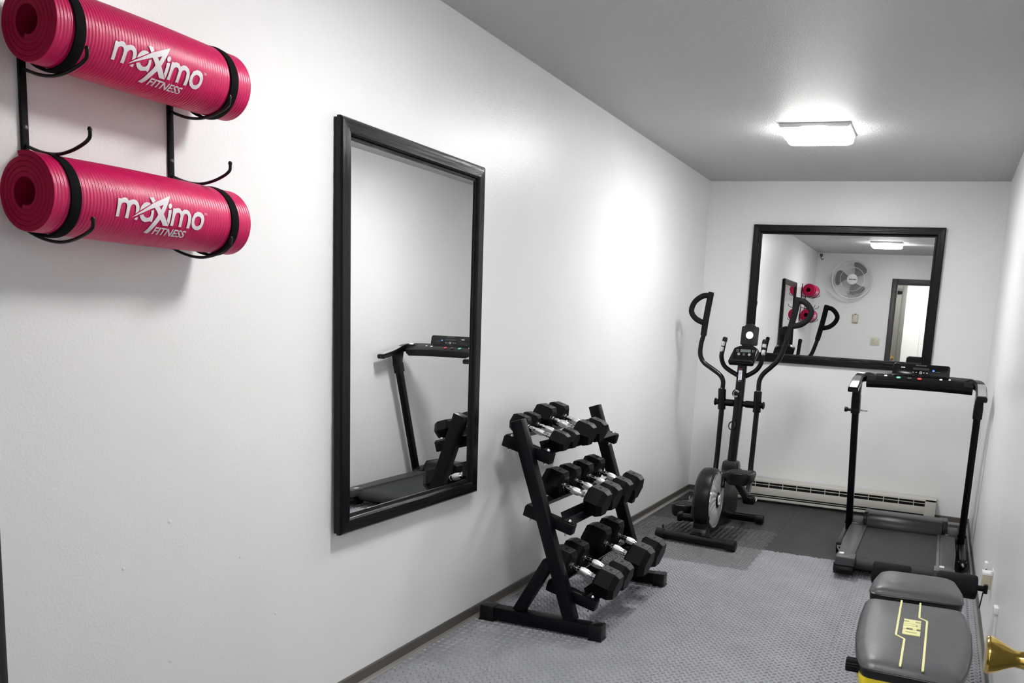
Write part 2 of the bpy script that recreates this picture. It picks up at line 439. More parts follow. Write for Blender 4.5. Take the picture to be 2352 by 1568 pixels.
# ------------------------------------------------------------------ ceiling lights
def ceiling_light(cx, cy, label, glow):
    t = Thing('ceiling_light', label, 'light', (cx, cy, H), 'flush ceiling lights')
    hx, hy = .185, .165
    t.part('base_pan', MB().prism([(-hx, 0), (hx, 0), (hx, -.012), (hx-.012, -.022), (.08, -.022), (.055, -.016), (-.055, -.016), (-.08, -.022), (-hx+.012, -.022), (-hx, -.012)], (cx, cy-hy, H), (1, 0, 0), (0, 0, 1), (0, 2*hy, 0), .0015), 'white_metal')
    dz = .062
    def sec(z, ix, iy, r):
        out = []
        for (sx, sy, a0) in ((1, 1, 0), (-1, 1, 90), (-1, -1, 180), (1, -1, 270)):
            for k in range(5):
                a = math.radians(a0+k*22.5); out.append(Vector((cx+sx*(hx-ix-r)+r*math.cos(a), cy+sy*(hy-iy-r)+r*math.sin(a), H-z)))
        return out
    secs = [sec(.020, .010, .012, .012), sec(.035, .008, .010, .016), sec(.050, .012, .016, .022), sec(.058, .022, .028, .03), sec(.062, .040, .05, .03)]
    t.part('diffuser', MB().loft(secs), glow)
    return t
ceiling_light(1.03, 5.03, 'glowing white square ceiling light nearest the back wall', 'diffuser_far')
ceiling_light(1.03, 2.15, 'glowing ceiling light above the wall mirror, seen in the back mirror', 'diffuser_near')
rw = obj('cable_raceway', MB().box((1.216, 2.10, H-.022), (W, 2.14, H), .003), 'white_metal')
tag(rw, 'slim white cable channel on ceiling beside the light, seen in mirror', 'cable channel')

# ------------------------------------------------------------------ mirrors
def framed_mirror(name, label, o, ex, ey, n, w, h, fw, depth, mats, tilt=(0, 0, 0), shift=(0, 0, 0)):
    """o = lower corner on the wall, ex along width, ey up, n out of the wall"""
    o, ex, ey, n = map(Vector, (o, ex, ey, n)); t = Thing(name, label, 'mirror', tuple(o), 'black framed wall mirrors')
    prof = [(0.004, 0), (.004, .012), (0, .014), (0, depth-.006), (.006, depth), (fw*.70, depth), (fw*.80, depth-.004), (fw*.84, depth-.011), (fw*.93, depth-.012), (fw, depth-.013), (fw, .006), (fw*.9, 0)]
    cor = [(0, 0), (w, 0), (w, h), (0, h)]; dirs = [(1, 1), (-1, 1), (-1, -1), (1, -1)]
    for k in range(4):
        k2 = (k+1) % 4; secs = []
        for q in (k, k2):
            secs.append([o+ex*(cor[q][0]+dirs[q][0]*u)+ey*(cor[q][1]+dirs[q][1]*u)+n*d for u, d in prof])
        t.part('frame_rail', MB().loft(secs), mats[k % 2], angle=25)
    t.o.rotation_euler = tilt; t.o.location = o+Vector(shift)
    g = fw*.9
    t.part('glass', MB().add([o+ex*g+ey*g+n*.016, o+ex*(w-g)+ey*g+n*.016, o+ex*(w-g)+ey*(h-g)+n*.016, o+ex*g+ey*(h-g)+n*.016,
                              o+ex*g+ey*g+n*.011, o+ex*(w-g)+ey*g+n*.011, o+ex*(w-g)+ey*(h-g)+n*.011, o+ex*g+ey*(h-g)+n*.011],
                             [(0, 1, 2, 3), (7, 6, 5, 4), (0, 4, 5, 1), (1, 5, 6, 2), (2, 6, 7, 3), (3, 7, 4, 0)]), 'mirror_glass')
    t.part('backing', MB().add([o+ex*.008+ey*.008, o+ex*(w-.008)+ey*.008, o+ex*(w-.008)+ey*(h-.008), o+ex*.008+ey*(h-.008),
                                o+ex*.008+ey*.008+n*.0028, o+ex*(w-.008)+ey*.008+n*.0028, o+ex*(w-.008)+ey*(h-.008)+n*.0028, o+ex*.008+ey*(h-.008)+n*.0028],
                               [(3, 2, 1, 0), (4, 5, 6, 7), (0, 1, 5, 4), (1, 2, 6, 5), (2, 3, 7, 6), (3, 0, 4, 7)]), 'dark_backing')
framed_mirror('wall_mirror', 'tall black oak framed mirror on the left wall beside the dumbbell rack', (0, 2.2916, .5828), (0, 1, 0), (0, 0, 1), (1, 0, 0), .890, 1.3009, .062, .032, ('black_oak', 'black_oak_cross'), (0, -.0090, -.0022), (.0120, 0, 0))
framed_mirror('wall_mirror', 'wide black framed mirror on the back wall behind the elliptical trainer', (.365, D, 1.0735), (1, 0, 0), (0, 0, 1), (0, -1, 0), 1.352, 1.0108, .068, .032, ('black_oak_along', 'black_oak_cross'), (.0015, 0, .0020), (0, -.0030, 0))

# ------------------------------------------------------------------ mat rack bars with hooks
HZ = (1.7375, 1.5885, 1.4165)
def rack_bar(y, label):
    t = Thing('mat_rack_bar', label, 'wall rack', (0, y, 1.40), 'hook bars of the mat rack')
    t.part('bar', MB().box((.0, y-.0070, 1.436), (.008, y+.0070, 1.905), .001), 'powder_black')
    for z in HZ:
        path = smooth_path([(.004, y, z+.018), (.025, y, z+.010), (.06, y, z+.001), (.098, y, z-.0015), (.135, y, z+.005), (.165, y, z+.016), (.180, y, z+.0245), (.186, y, z+.032), (.1865, y, z+.044)], 4)
        hk = t.part('hook', MB().tube(path, .0035, 8), 'black_rod')
        t.part('tip', MB().lathe([(0, 0), (.0042, 0), (.0046, .004), (.003, .0075), (0, .008)], (.1865, y, z+.042), (0, 0, 1), 10), 'black_rod', hk)
    for z in (1.64, 1.82):
        t.part('screw', MB().lathe([(0, .0035), (.003, .003), (.005, .0005), (.005, 0)], (.008, y, z), (1, 0, 0), 12), 'grey_metal')
rack_bar(1.318, 'black steel wall bar with hooks under the near ends of the mats')
rack_bar(1.683, 'black steel wall bar with hooks under the far ends of the mats')

# ------------------------------------------------------------------ rolled mats
def fill_polys(polys, holes_ok=True):
    """triangulate closed 2-D polygons (even-odd) through a filled 2-D curve"""
    cu = bpy.data.curves.new('tmp', 'CURVE'); cu.dimensions = '2D'; cu.fill_mode = 'BOTH'
    for p in polys:
        sp = cu.splines.new('POLY'); sp.points.add(len(p)-1); sp.use_cyclic_u = True
        for k, q in enumerate(p): sp.points[k].co = (q[0], q[1], 0, 1)
    ob = bpy.data.objects.new('tmp', cu); me = ob.to_mesh()
    r = ([tuple(v.co) for v in me.vertices], [tuple(p.vertices) for p in me.polygons])
    ob.to_mesh_clear(); bpy.data.objects.remove(ob); bpy.data.curves.remove(cu); return r
def text_polys(txt, size, shear=0, align='LEFT', bold=0):
    cu = bpy.data.curves.new('tmp', 'FONT'); cu.body = txt; cu.size = size; cu.shear = shear; cu.align_x = align; cu.offset = bold
    ob = bpy.data.objects.new('tmp', cu); me = ob.to_mesh()
    r = ([tuple(v.co) for v in me.vertices], [tuple(p.vertices) for p in me.polygons])
    ob.to_mesh_clear(); bpy.data.objects.remove(ob); bpy.data.curves.remove(cu); return r
# printed word mark: outlines as (mm along the roll, degrees around it)
LOGO_SHAPES = [[[(-110.1,-2.4),(-102.9,-2.8),(-99.0,-1.1),(-93.4,-0.1),(-88.9,-0.9),(-86.1,-4.1),(-81.0,-2.5),(-74.1,-1.0),(-67.2,-1.6),(-62.5,-5.1),(-60.2,-9.8),(-60.3,-16.3),(-68.7,-21.3),(-68.4,-14.6),(-68.8,-10.2),(-71.4,-8.2),(-74.9,-7.9),(-79.2,-9.7),(-82.0,-12.8),(-83.4,-19.6),(-83.9,-30.2),(-92.1,-29.8),(-91.2,-19.9),(-90.0,-12.5),(-91.3,-8.9),(-94.2,-7.6),(-98.7,-7.8),(-102.9,-10.0),(-104.9,-13.6),(-105.9,-19.6),(-106.2,-29.6),(-113.6,-29.6),(-113.5,-19.8),(-111.9,-8.7)]],[[(-69.8,-29.9),(-65.3,-26.5),(-60.8,-26.3),(-62.3,-30.9)]],[[(-58.2,-15.6),(-57.4,-12.1),(-54.1,-7.9),(-48.5,-4.0),(-42.7,-2.0),(-35.5,-1.7),(-31.3,-3.5),(-38.8,-6.9),(-47.7,-10.9)]],[[(-57.8,-22.9),(-50.0,-20.6),(-45.8,-23.5),(-40.2,-25.2),(-34.8,-24.1),(-31.3,-21.4),(-30.0,-17.0),(-30.4,-13.4),(-23.4,-11.4),(-23.7,-17.8),(-24.2,-24.8),(-25.0,-30.8),(-30.2,-29.3),(-34.8,-30.5),(-42.1,-32.1),(-49.0,-30.6),(-54.4,-27.4)]],[[(-32.1,6.4),(-20.7,7.4),(-17.3,2.2),(-26.0,-1.8)]],[[(-76.0,-28.0),(-63.6,-20.3),(-23.5,-1.3),(25.0,14.6),(17.6,4.8),(9.7,-4.7),(1.9,-15.6),(19.9,-33.3),(5.6,-33.6),(-4.9,-24.5),(-12.9,-34.4),(-18.3,-43.0),(-24.2,-51.0),(-34.5,-50.2),(-28.4,-41.0),(-23.1,-31.9),(-16.7,-24.0),(-12.2,-17.6),(-16.1,-13.0),(-21.9,-8.2),(-37.7,-13.2),(-56.6,-20.2)],[(-9.4,-5.1),(1.5,-1.7),(-4.5,-9.8)]],[[(14.8,-8.1),(23.1,-7.1),(21.1,-20.2),(20.0,-31.8),(12.6,-24.7)]],[[(24.6,-1.4),(24.1,-2.7),(23.2,-4.0),(22.0,-5.0),(20.7,-5.8),(19.2,-6.2),(17.8,-6.2),(16.5,-5.7),(15.6,-4.9),(15.1,-3.9),(15.1,-2.6),(15.6,-1.2),(16.6,0.1),(17.9,1.1),(19.4,1.9),(21.0,2.3),(22.4,2.3),(23.6,1.9),(24.4,1.1),(24.7,-0.1)]],[[(27.9,-3.9),(33.0,-4.3),(40.0,-2.6),(46.4,-3.1),(50.7,-7.0),(58.2,-3.6),(66.0,-3.1),(72.8,-5.6),(77.1,-11.0),(78.1,-16.5),(76.6,-32.1),(68.6,-32.1),(69.3,-19.5),(68.8,-13.3),(65.7,-10.4),(61.0,-9.9),(56.9,-12.0),(54.8,-15.9),(54.0,-23.2),(54.1,-31.8),(46.6,-31.8),(46.4,-19.6),(47.6,-13.7),(44.7,-10.2),(39.5,-9.7),(34.9,-12.0),(32.4,-16.6),(31.4,-23.2),(31.7,-32.1),(24.0,-31.7),(24.6,-19.5),(25.7,-11.0)]],[[(96.8,-3.1),(106.4,-3.6),(113.0,-7.2),(115.3,-13.2),(114.2,-21.4),(110.3,-29.0),(103.6,-33.0),(94.1,-33.0),(84.7,-29.3),(80.1,-23.3),(80.3,-15.3),(86.4,-7.2)],[(96.4,-10.3),(102.7,-10.9),(106.7,-14.0),(107.2,-18.3),(105.4,-23.0),(100.5,-26.4),(93.9,-26.7),(88.9,-23.1),(87.2,-19.1),(89.8,-13.2)]]]
def logo():
    V, F = [], []
    def put(r):
        n = len(V); V.extend((a[0], a[1]) for a in r[0]); F.extend(tuple(i+n for i in f) for f in r[1])
    for sh in LOGO_SHAPES: put(fill_polys(sh))
    r = text_polys('FITNESS', 1, .15, bold=.022)
    xs = [a[0] for a in r[0]]; ys = [a[1] for a in r[0]]
    kx = 86.0/(max(xs)-min(xs)); ky = 14.0/(max(ys)-min(ys))
    put(([(-13.5+(a[0]-min(xs))*kx, -51.0+(a[1]-min(ys))*ky) for a in r[0]], r[1]))
    r = text_polys('TM', 1)
    put(([(115.5+a[0]*6.2, -7.2+a[1]*5.5) for a in r[0]], r[1]))
    return V, F
LOGO = logo()
def rolled_mat(xc, zc, y0, y1, ang0, ydx, strap0, label):
    t = Thing('rolled_mat', label, 'exercise mat', (xc, y0, zc-.083), 'pink rolled mats')
    R, r0, th = .0800, .0335, .0101
    turns = (R-r0)/th; NA = 56
    L = y1-y0
    start = math.radians(102)             # where the outer flap ends, near the top
    def rad(k): return R-th*(k/NA)         # k steps inwards from the flap
    def pt(k, y, dr): a = start-2*PI*k/NA; r = rad(k)+dr; return Vector((xc+r*math.cos(a), y, zc+r*math.sin(a)))
    # outermost ribbed turn
    nr = 68; ys = []; ds = []
    for i in range(nr):
        for q, d in ((.0, -.0010), (.22, -.0001), (.5, .0004), (.78, -.0001)): ys.append(y0+L*(i+q)/nr); ds.append(d)
    ys.append(y1); ds.append(-.001)
    mb = MB(); n = NA+1; vs = []; fs = []
    def bulge(y):
        u = (y-y0)/L; b = .0035*math.sin(PI*min(max((u-.08)/.84, 0), 1))
        return b
    for i, y in enumerate(ys):
        for k in range(n): vs.append(pt(k, y, ds[i]+bulge(y)*(1-.9*k/NA)))
    for i in range(len(ys)-1):
        for k in range(n-1): fs.append((i*n+k, i*n+k+1, (i+1)*n+k+1, (i+1)*n+k))
    mb.add(vs, fs)
    body = t.part('roll', mb, 'pink_foam', angle=60, fix=False)
    # spiral ends: each turn is a ribbon with its own rounded lip
    NK = int(NA*turns)
    for yy, s in ((y0, -1), (y1, 1)):
        vs = []; fs = []
        for k in range(NK+1):
            for dr, dy in ((0.0, .0010), (-.0009, -.0001), (-th*.5, -.0003), (-th+.0009, -.0001), (-th+.0001, .0012)):
                vs.append(pt(k, yy-s*dy, dr))
        for k in range(NK):
            for j in range(4): fs.append((k*5+j, k*5+j+1, (k+1)*5+j+1, (k+1)*5+j))
        t.part('spiral_end', MB().add(vs, fs), 'pink_foam_shaded', angle=50)
    flap = MB().add([pt(0, y0, 0), pt(0, y1, 0), pt(0, y1, -th), pt(0, y0, -th)], [(0, 1, 2, 3)])
    t.part('flap_edge', flap, 'pink_foam')
    inner = MB(); vs = []; fs = []
    for k in range(NK-NA, NK+1): vs += [pt(k, y0, -th), pt(k, y1, -th)]
    for k in range(NA): fs.append((2*k, 2*k+1, 2*k+3, 2*k+2))
    t.part('inner_turn', inner.add(vs, fs), 'pink_foam_shaded', angle=60, fix=False)
    for ya in (strap0, 1.698):
        sb = MB(); n = 64; w = .0215; rr = R+.0012
        for k in range(n):
            a = 2*PI*k/n; e = bulge(ya+w/2)*.9
            for r, y in ((rr-.004, ya), (rr+e, ya), (rr+e+.0012, ya+w*.5), (rr+e, ya+w), (rr-.004, ya+w)): sb.v.append(Vector((xc+r*math.cos(a), y, zc+r*math.sin(a))))
        for k in range(n):
            for j in range(4): sb.f.append((k*5+j, k*5+j+1, ((k+1) % n)*5+j+1, ((k+1) % n)*5+j))
        t.part('strap', sb, 'strap_fabric', angle=60)
    # white print, cut into narrow strips so that it follows the curve
    bmv = bmesh.new(); V, F = LOGO; vv = [bmv.verts.new((x, y, 0)) for x, y in V]
    for f in F:
        try: bmv.faces.new([vv[i] for i in f])
        except ValueError: pass
    for k in range(-27, 9): bmesh.ops.bisect_plane(bmv, geom=bmv.verts[:]+bmv.edges[:]+bmv.faces[:], plane_co=(0, k*2+.13, 0), plane_no=(0, 1, 0))
    for k in range(-12, 14): bmesh.ops.bisect_plane(bmv, geom=bmv.verts[:]+bmv.edges[:]+bmv.faces[:], plane_co=(k*10+.11, 0, 0), plane_no=(1, 0, 0))
    for q in bmv.verts:
        yy = 1.5+ydx+q.co.x/1000; a = math.radians(q.co.y+ang0); k = ((start-a) % (2*PI))/(2*PI)
        rr = R-th*k+bulge(yy)*(1-.9*k)+.0016
        q.co = Vector((xc+rr*math.cos(a), yy, zc+rr*math.sin(a)))
    pm = MB().bm(bmv)
    t.part('lettering', pm, 'print_white', body, 'white printed lettering', angle=60)
rolled_mat(.098, 1.8225, 1.265, 1.764, 0, 0, 1.303, 'pink rolled exercise mat with white lettering on the upper hooks')
rolled_mat(.096, 1.5030, 1.247, 1.763, 9.5, -.003, 1.282, 'pink rolled exercise mat with white lettering on the lower hooks')

# ------------------------------------------------------------------ dumbbell rack
TH = math.radians(14.5); AX = Vector((math.cos(TH), 0, -math.sin(TH))); AN = Vector((math.sin(TH), 0, math.cos(TH)))
rk = Thing('dumbbell_rack', 'black steel three-tier dumbbell rack standing against the left wall', 'rack', (.32, 3.73, 0))
YN, YR = 3.295, 4.165
TIER = ((.195, .759), (.309, .469), (.432, .157))
for y, s in ((YN, 1), (YR, -1)):
    b = rk.part('foot_bar', MB().box((.085, y-.028, .008), (.560, y+.028, .064), .003), 'powder_black')
    for x0, x1 in ((.030, .098), (.545, .600)):
        rk.part('end_cap', MB().box((x0, y-.031, .004), (x1, y+.031, .067), .005).box((x0-.003, y-.034, 0), (x1+.003, y+.034, .006), .002), 'plastic_satin', b)
    rk.part('upright', MB().beam((.452, y, .060), (.163, y, .885), .05, .055, up=(1, 0, 0), bevel=.004), 'powder_black')
    rk.part('brace', MB().beam((.205, y+s*.002, .060), (.338, y+s*.002, .300), .045, .05, up=(1, 0, 0), bevel=.004), 'powder_black')
    for (cx, cz) in TIER:
        c = Vector((cx, y+s*.047, cz))
        a = rk.part('shelf_arm', MB().beam(c-AX*.118, c+AX*.118, .045, .048, up=AN, bevel=.005), 'powder_black')
        for q in (-.088, .088):
            e = c+AX*q
            rk.part('bolt', MB().lathe([(0, .009), (.004, .0085), (.0075, .005), (.0085, .0), (0, -.001)], e+AN*.0275, AN, 14), 'chrome', a)
            rk.part('nut', MB().cyl(e-AN*.024, e-AN*.041, .0042, seg=8).cyl(e-AN*.024, e-AN*.031, .0075, seg=6), 'chrome', a)
for (cx, cz) in TIER:
    for sgn in (-1, 1):
        o0 = Vector((cx, YN+.032, cz))+AX*(sgn*.088)+AN*.0245
        th = .0032; w = .026
        prof = [(sgn*w, 0), (sgn*w, th), (-sgn*(w-th*.8), th), (-sgn*(w+.016), .030), (-sgn*(w+.019), .029), (-sgn*w, 0)]
        m = MB().prism(prof, o0, AX, AN, (0, YR-YN-.064, 0))
        rk.part('shelf_rail', m, 'powder_black', angle=20)

TD = math.radians(16.5); AX0, AN0 = AX, AN
AX = Vector((math.cos(TD), 0, -math.sin(TD))); AN = Vector((math.sin(TD), 0, math.cos(TD)))
def dumbbell(tier, y, r, hl, gap, label):
    """hexagonal heads of half width r and length hl, handle of length gap"""
    cx, cz = TIER[tier]; c = Vector((cx, y, cz))+AN0*(.034+r)+AX0*.002
    t = Thing('dumbbell', label, 'dumbbell', tuple(c-AN*r), 'hexagonal dumbbells on the rack')
    ey = Vector((0, 1, 0)); R = r/math.cos(PI/6)
    def hexa(s, k): return [c+AX*s+(ey*math.cos(PI/3*j)+AN*math.sin(PI/3*j))*R*k for j in range(6)]
    for sg in (-1, 1):
        s0 = gap/2
        prof = [(s0, .74), (s0+hl*.12, 1.0), (s0+hl*.76, 1.0), (s0+hl, .80)]
        hd = t.part('head', MB().loft([hexa(sg*p, k) for p, k in prof]), 'rubber_black', angle=15)
        # moulded label field with raised rim; light on top flat and bevel is painted
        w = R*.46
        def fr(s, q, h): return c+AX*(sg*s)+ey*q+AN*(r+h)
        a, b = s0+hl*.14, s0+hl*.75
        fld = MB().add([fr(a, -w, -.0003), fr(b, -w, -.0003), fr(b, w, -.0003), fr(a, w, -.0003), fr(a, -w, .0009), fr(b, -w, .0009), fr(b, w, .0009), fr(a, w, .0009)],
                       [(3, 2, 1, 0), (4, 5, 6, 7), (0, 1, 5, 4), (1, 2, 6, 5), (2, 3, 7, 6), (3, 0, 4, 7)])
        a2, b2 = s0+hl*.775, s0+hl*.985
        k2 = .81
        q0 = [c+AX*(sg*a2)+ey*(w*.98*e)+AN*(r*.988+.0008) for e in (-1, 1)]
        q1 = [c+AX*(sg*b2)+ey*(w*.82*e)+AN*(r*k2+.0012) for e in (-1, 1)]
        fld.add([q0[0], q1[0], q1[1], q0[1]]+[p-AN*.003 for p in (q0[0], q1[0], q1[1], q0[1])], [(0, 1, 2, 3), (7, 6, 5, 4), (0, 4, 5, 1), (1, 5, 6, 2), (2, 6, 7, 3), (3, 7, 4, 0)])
        t.part('label_field_lit', fld, 'rubber_label_lit', hd)
        rim = MB()
        A, B = a+(b-a)*.14, b-(b-a)*.14; ww = w*.62; tt = .0016
        for (s_0, s_1, q_0, q_1) in ((A, B, -ww, -ww+tt), (A, B, ww-tt, ww), (A, A+tt, -ww, ww), (B-tt, B, -ww, ww), ((A+B)/2-.006, (A+B)/2+.006, -ww*.45, ww*.45)):
            rim.add([fr(s_0, q_0, .0008), fr(s_1, q_0, .0008), fr(s_1, q_1, .0008), fr(s_0, q_1, .0008), fr(s_0, q_0, .0016), fr(s_1, q_0, .0016), fr(s_1, q_1, .0016), fr(s_0, q_1, .0016)],
                    [(3, 2, 1, 0), (4, 5, 6, 7), (0, 1, 5, 4), (1, 2, 6, 5), (2, 3, 7, 6), (3, 0, 4, 7)])
        t.part('rim', rim, 'rubber_black', hd)
    g = gap/2+.004
    hp = [(0, -g), (.0135, -g), (.0135, -g+.006), (.0105, -g+.008), (.0110, -g*.62), (.0135, -g*.60), (.0138, -g*.50), (.0122, -g*.48), (.0128, -g*.40),
          (.0165, -g*.15), (.0168, g*.15), (.0128, g*.40), (.0122, g*.48), (.0138, g*.50), (.0135, g*.60), (.0110, g*.62), (.0105, g-.008), (.0135, g-.006), (.0135, g), (0, g)]
    k = .8 if r < .042 else 1
    hh = t.part('handle', MB().lathe([(a*k, b) for a, b in hp], c, AX, 20), 'chrome', label='chrome contoured handle')
    t.part('knurl_band', MB().lathe([(.0150*k, -g*.30), (.0172*k, -g*.12), (.0172*k, g*.12), (.0150*k, g*.30)], c, AX, 20), 'chrome_knurl', hh)
words = ('on the top shelf', 'on the middle shelf', 'on the bottom shelf')
spec = (
    (0, 3.4050, 0.0390, 0.074, 0.122, 'small hexagonal dumbbell on the top shelf, nearest the near upright'),
    (0, 3.5050, 0.0390, 0.074, 0.122, 'small hexagonal dumbbell on the top shelf, second from the near upright'),
    (0, 3.6550, 0.0505, 0.086, 0.124, 'medium hexagonal dumbbell on the top shelf, third from the near upright'),
    (0, 3.7950, 0.0505, 0.086, 0.122, 'medium hexagonal dumbbell on the top shelf, beside the far upright'),
    (1, 3.5550, 0.0605, 0.095, 0.122, 'hexagonal dumbbell on the middle shelf, nearest the near upright'),
    (1, 3.6970, 0.0595, 0.092, 0.122, 'hexagonal dumbbell on the middle shelf, second from the near upright'),
    (1, 3.8580, 0.0580, 0.090, 0.124, 'hexagonal dumbbell on the middle shelf, third from the near upright'),
    (1, 4.0000, 0.0610, 0.094, 0.122, 'hexagonal dumbbell on the middle shelf, farthest from the near upright'),
    (2, 3.4000, 0.0600, 0.104, 0.124, 'large hexagonal dumbbell on the bottom shelf, nearest the near upright'),
    (2, 3.5420, 0.0605, 0.100, 0.124, 'large hexagonal dumbbell on the bottom shelf, second from the near upright'),
    (2, 3.8000, 0.0700, 0.110, 0.120, 'largest hexagonal dumbbell on the bottom shelf, third from the near upright'),
    (2, 3.9850, 0.0680, 0.108, 0.122, 'largest hexagonal dumbbell on the bottom shelf, beside the far upright'))
for a in spec: dumbbell(*a)

# ------------------------------------------------------------------ baseboard heater
hx0, hx1, hz, hy = .42, 1.862, .182, .068
h = Thing('baseboard_heater', 'cream electric baseboard heater under the back wall mirror', 'heater', (hx0, D, .02))
yf = D-.012-hy
h.part('back_pan', MB().box((hx0, D-.014, .02), (hx1, D-.012, hz), 0), 'cream_metal')
h.part('top_cap', MB().prism([(0, 0), (0, .016), (hy-.004, .010), (hy, .004), (hy, -.008), (hy-.003, -.008), (hy-.003, 0)], (hx0, D-.012, hz-.016), (0, -1, 0), (0, 0, 1), (hx1-hx0, 0, 0)), 'cream_metal')
h.part('front_panel', MB().box((hx0, yf+.002, .062), (hx1-.075, yf+.005, .118), .001), 'cream_metal')
h.part('bottom_lip', MB().box((hx0, yf+.000, .020), (hx1-.075, yf+.006, .038), .001).box((hx0, yf+.02, .02), (hx1-.075, D-.014, .024)), 'cream_metal')
h.part('inner_shade', MB().box((hx0+.003, yf+.030, .03), (hx1-.078, D-.015, hz-.018)), 'heater_dark')
h.part('lower_bar', MB().box((hx0, yf+.004, .0475), (hx1-.075, yf+.008, .0515)), 'cream_metal')
h.part('grille_bar', MB().box((hx0, yf+.003, .1375), (hx1-.075, yf+.007, .1425), .0008), 'cream_metal')
k = 0
x = hx0+.02
while x < hx1-.08:
    h.part('grille_rib', MB().box((x, yf+.0035, .116), (x+.006, yf+.0075, hz-.016), .0006), 'cream_metal'); x += .1055
h.part('end_cap', MB().box((hx1-.075, yf, .02), (hx1, D-.012, hz-.010), .002).box((hx1-.073, yf-.0008, .128), (hx1-.002, yf+.002, .131)), 'cream_metal')

# ------------------------------------------------------------------ treadmill
tm = Thing('treadmill', 'black folding treadmill with console in front of the back wall mirror', 'treadmill', (1.67, 5.4, 0))
BZ = .112
def decksec(x0, x1, z0, z1, y): return [Vector((x0, y, z0)), Vector((x1, y, z0)), Vector((x1, y, z1)), Vector((x0, y, z1))]
bp = [(4.90+.0, BZ-.006), (4.885, BZ-.012), (4.872, BZ-.026), (4.868, BZ-.042), (4.875, BZ-.058), (4.892, BZ-.066)]
prof = [(5.80, BZ), (4.93, BZ), (4.905, BZ-.003)]+bp[1:]+[(5.80, BZ-.066)]
tm.part('belt', MB().prism(prof, (1.452, 0, 0), (0, 1, 0), (0, 0, 1), (.434, 0, 0)), 'belt', angle=50)
tm.part('deck_frame', MB().box((1.40, 4.95, .025), (1.95, 6.02, .06), .004), 'plastic_black')
def rail(x0, x1, mirror):
    f = lambda u: (x0+(x1-x0)*u)
    poly = [(0.10, 4.90), (.06, 5.10), (.0, 5.22), (.0, 5.68), (.10, 5.74), (.98, 5.74), (.98, 4.90)]
    if mirror: poly = [(1-a, b) for a, b in poly]
    r = tm.part('foot_rail', MB().prism([(f(a), b) for a, b in poly], (0, 0, .050), (1, 0, 0), (0, 1, 0), (0, 0, BZ+.010-.050), .004), 'rail_grey', angle=30)
    gx = f(.80 if not mirror else .20)
    tm.part('groove', MB().box((gx-.003, 4.94, BZ+.0095), (gx+.002, 5.70, BZ+.0107)), 'plastic_black', r)
    if mirror:
        rb = MB()
        for i in range(34): rb.box((f(.30), 4.97+i*.0205, BZ+.0095), (f(.86), 4.977+i*.0205, BZ+.0106))
        tm.part('tread_ridges', rb, 'rail_grey', r, kind='stuff')
    poly = [(0.08, 4.80), (.08, 4.92), (.9, 4.92), (1.06, 4.905), (1.06, 4.80)] if not mirror else [(-.06, 4.80), (-.06, 4.905), (.05, 4.925), (.40, 4.925), (.92, 4.88), (.92, 4.80)]
    cp = tm.part('rail_end_cap', MB().prism([(f(a), b) for a, b in poly], (0, 0, .078), (1, 0, 0), (0, 1, 0), (0, 0, BZ+.013-.078), .006), 'plastic_grey', label='grey plastic end cap')
    tm.part('end_shoe', MB().prism([(4.822, .085), (4.808, .05), (4.835, .020), (4.93, .016), (4.93, .085)], (f(.0), 0, 0), (0, 1, 0), (0, 0, 1), (x1-x0, 0, 0), .004), 'plastic_black')
    tm.part('warning_sticker', MB().box((f(.20), 4.875, BZ+.0125), (f(.42), 4.912, BZ+.0138)), 'sticker_white', cp)
rail(1.358, 1.462, False); rail(1.878, 1.985, True)
# motor hood
hp = [(5.715, BZ-.01), (5.720, BZ+.02), (5.732, BZ+.048), (5.752, BZ+.074), (5.768, BZ+.082), (5.93, BZ+.078), (6.04, BZ+.03), (6.06, .05), (6.03, .025), (5.74, .025)]
tm.part('motor_hood', MB().prism(hp, (1.452, 0, 0), (0, 1, 0), (0, 0, 1), (.455, 0, 0), .005), 'plastic_dark', angle=40)
for x0, x1 in ((1.430, 1.458), (1.900, 1.936)):
    tm.part('hood_cheek', MB().prism([(5.745, .06), (5.75, BZ+.045), (5.79, BZ+.084), (5.94, BZ+.080), (6.03, BZ+.02), (6.03, .04)], (x0, 0, 0), (0, 1, 0), (0, 0, 1), (x1-x0, 0, 0), .005), 'plastic_satin')
for x0, x1 in ((1.362, 1.440), (1.925, 1.998)):
    tm.part('hood_shoulder', MB().prism([(5.705, BZ+.002), (5.715, BZ+.020), (5.77, BZ+.034), (5.85, BZ+.040), (5.93, BZ+.02), (5.95, .03), (5.705, .03)], (x0, 0, 0), (0, 1, 0), (0, 0, 1), (x1-x0, 0, 0), .004), 'plastic_dark')
for x in (1.332, 2.030):
    s = -1 if x < 1.6 else 1
    b = tm.part('base_bar', MB().box((x-.020, 5.36, .030), (x+.020, 6.0, .072), .004), 'plastic_dark')
    tm.part('wheel', MB().cyl((x-.016, 5.375, .030), (x+.016, 5.375, .030), .028, seg=20, bevel=.003), 'plastic_black', b)
    tm.part('bolt', MB().cyl((x-.006, 5.34, .050), (x+.006, 5.34, .030), .008, seg=10).cyl((x-.022, 5.38, .05), (x+.022, 5.38, .05), .006, seg=10), 'chrome', b)
tm.part('base_cross_bar', MB().beam((1.33, 5.97, .045), (2.03, 5.97, .045), .04, .035), 'plastic_dark')
LT, LB_ = Vector((1.3285, 5.535, .935)), Vector((1.342, 5.80, .070))
RT, RB_ = Vector((2.018, 5.535, .935)), Vector((2.024, 5.80, .070))
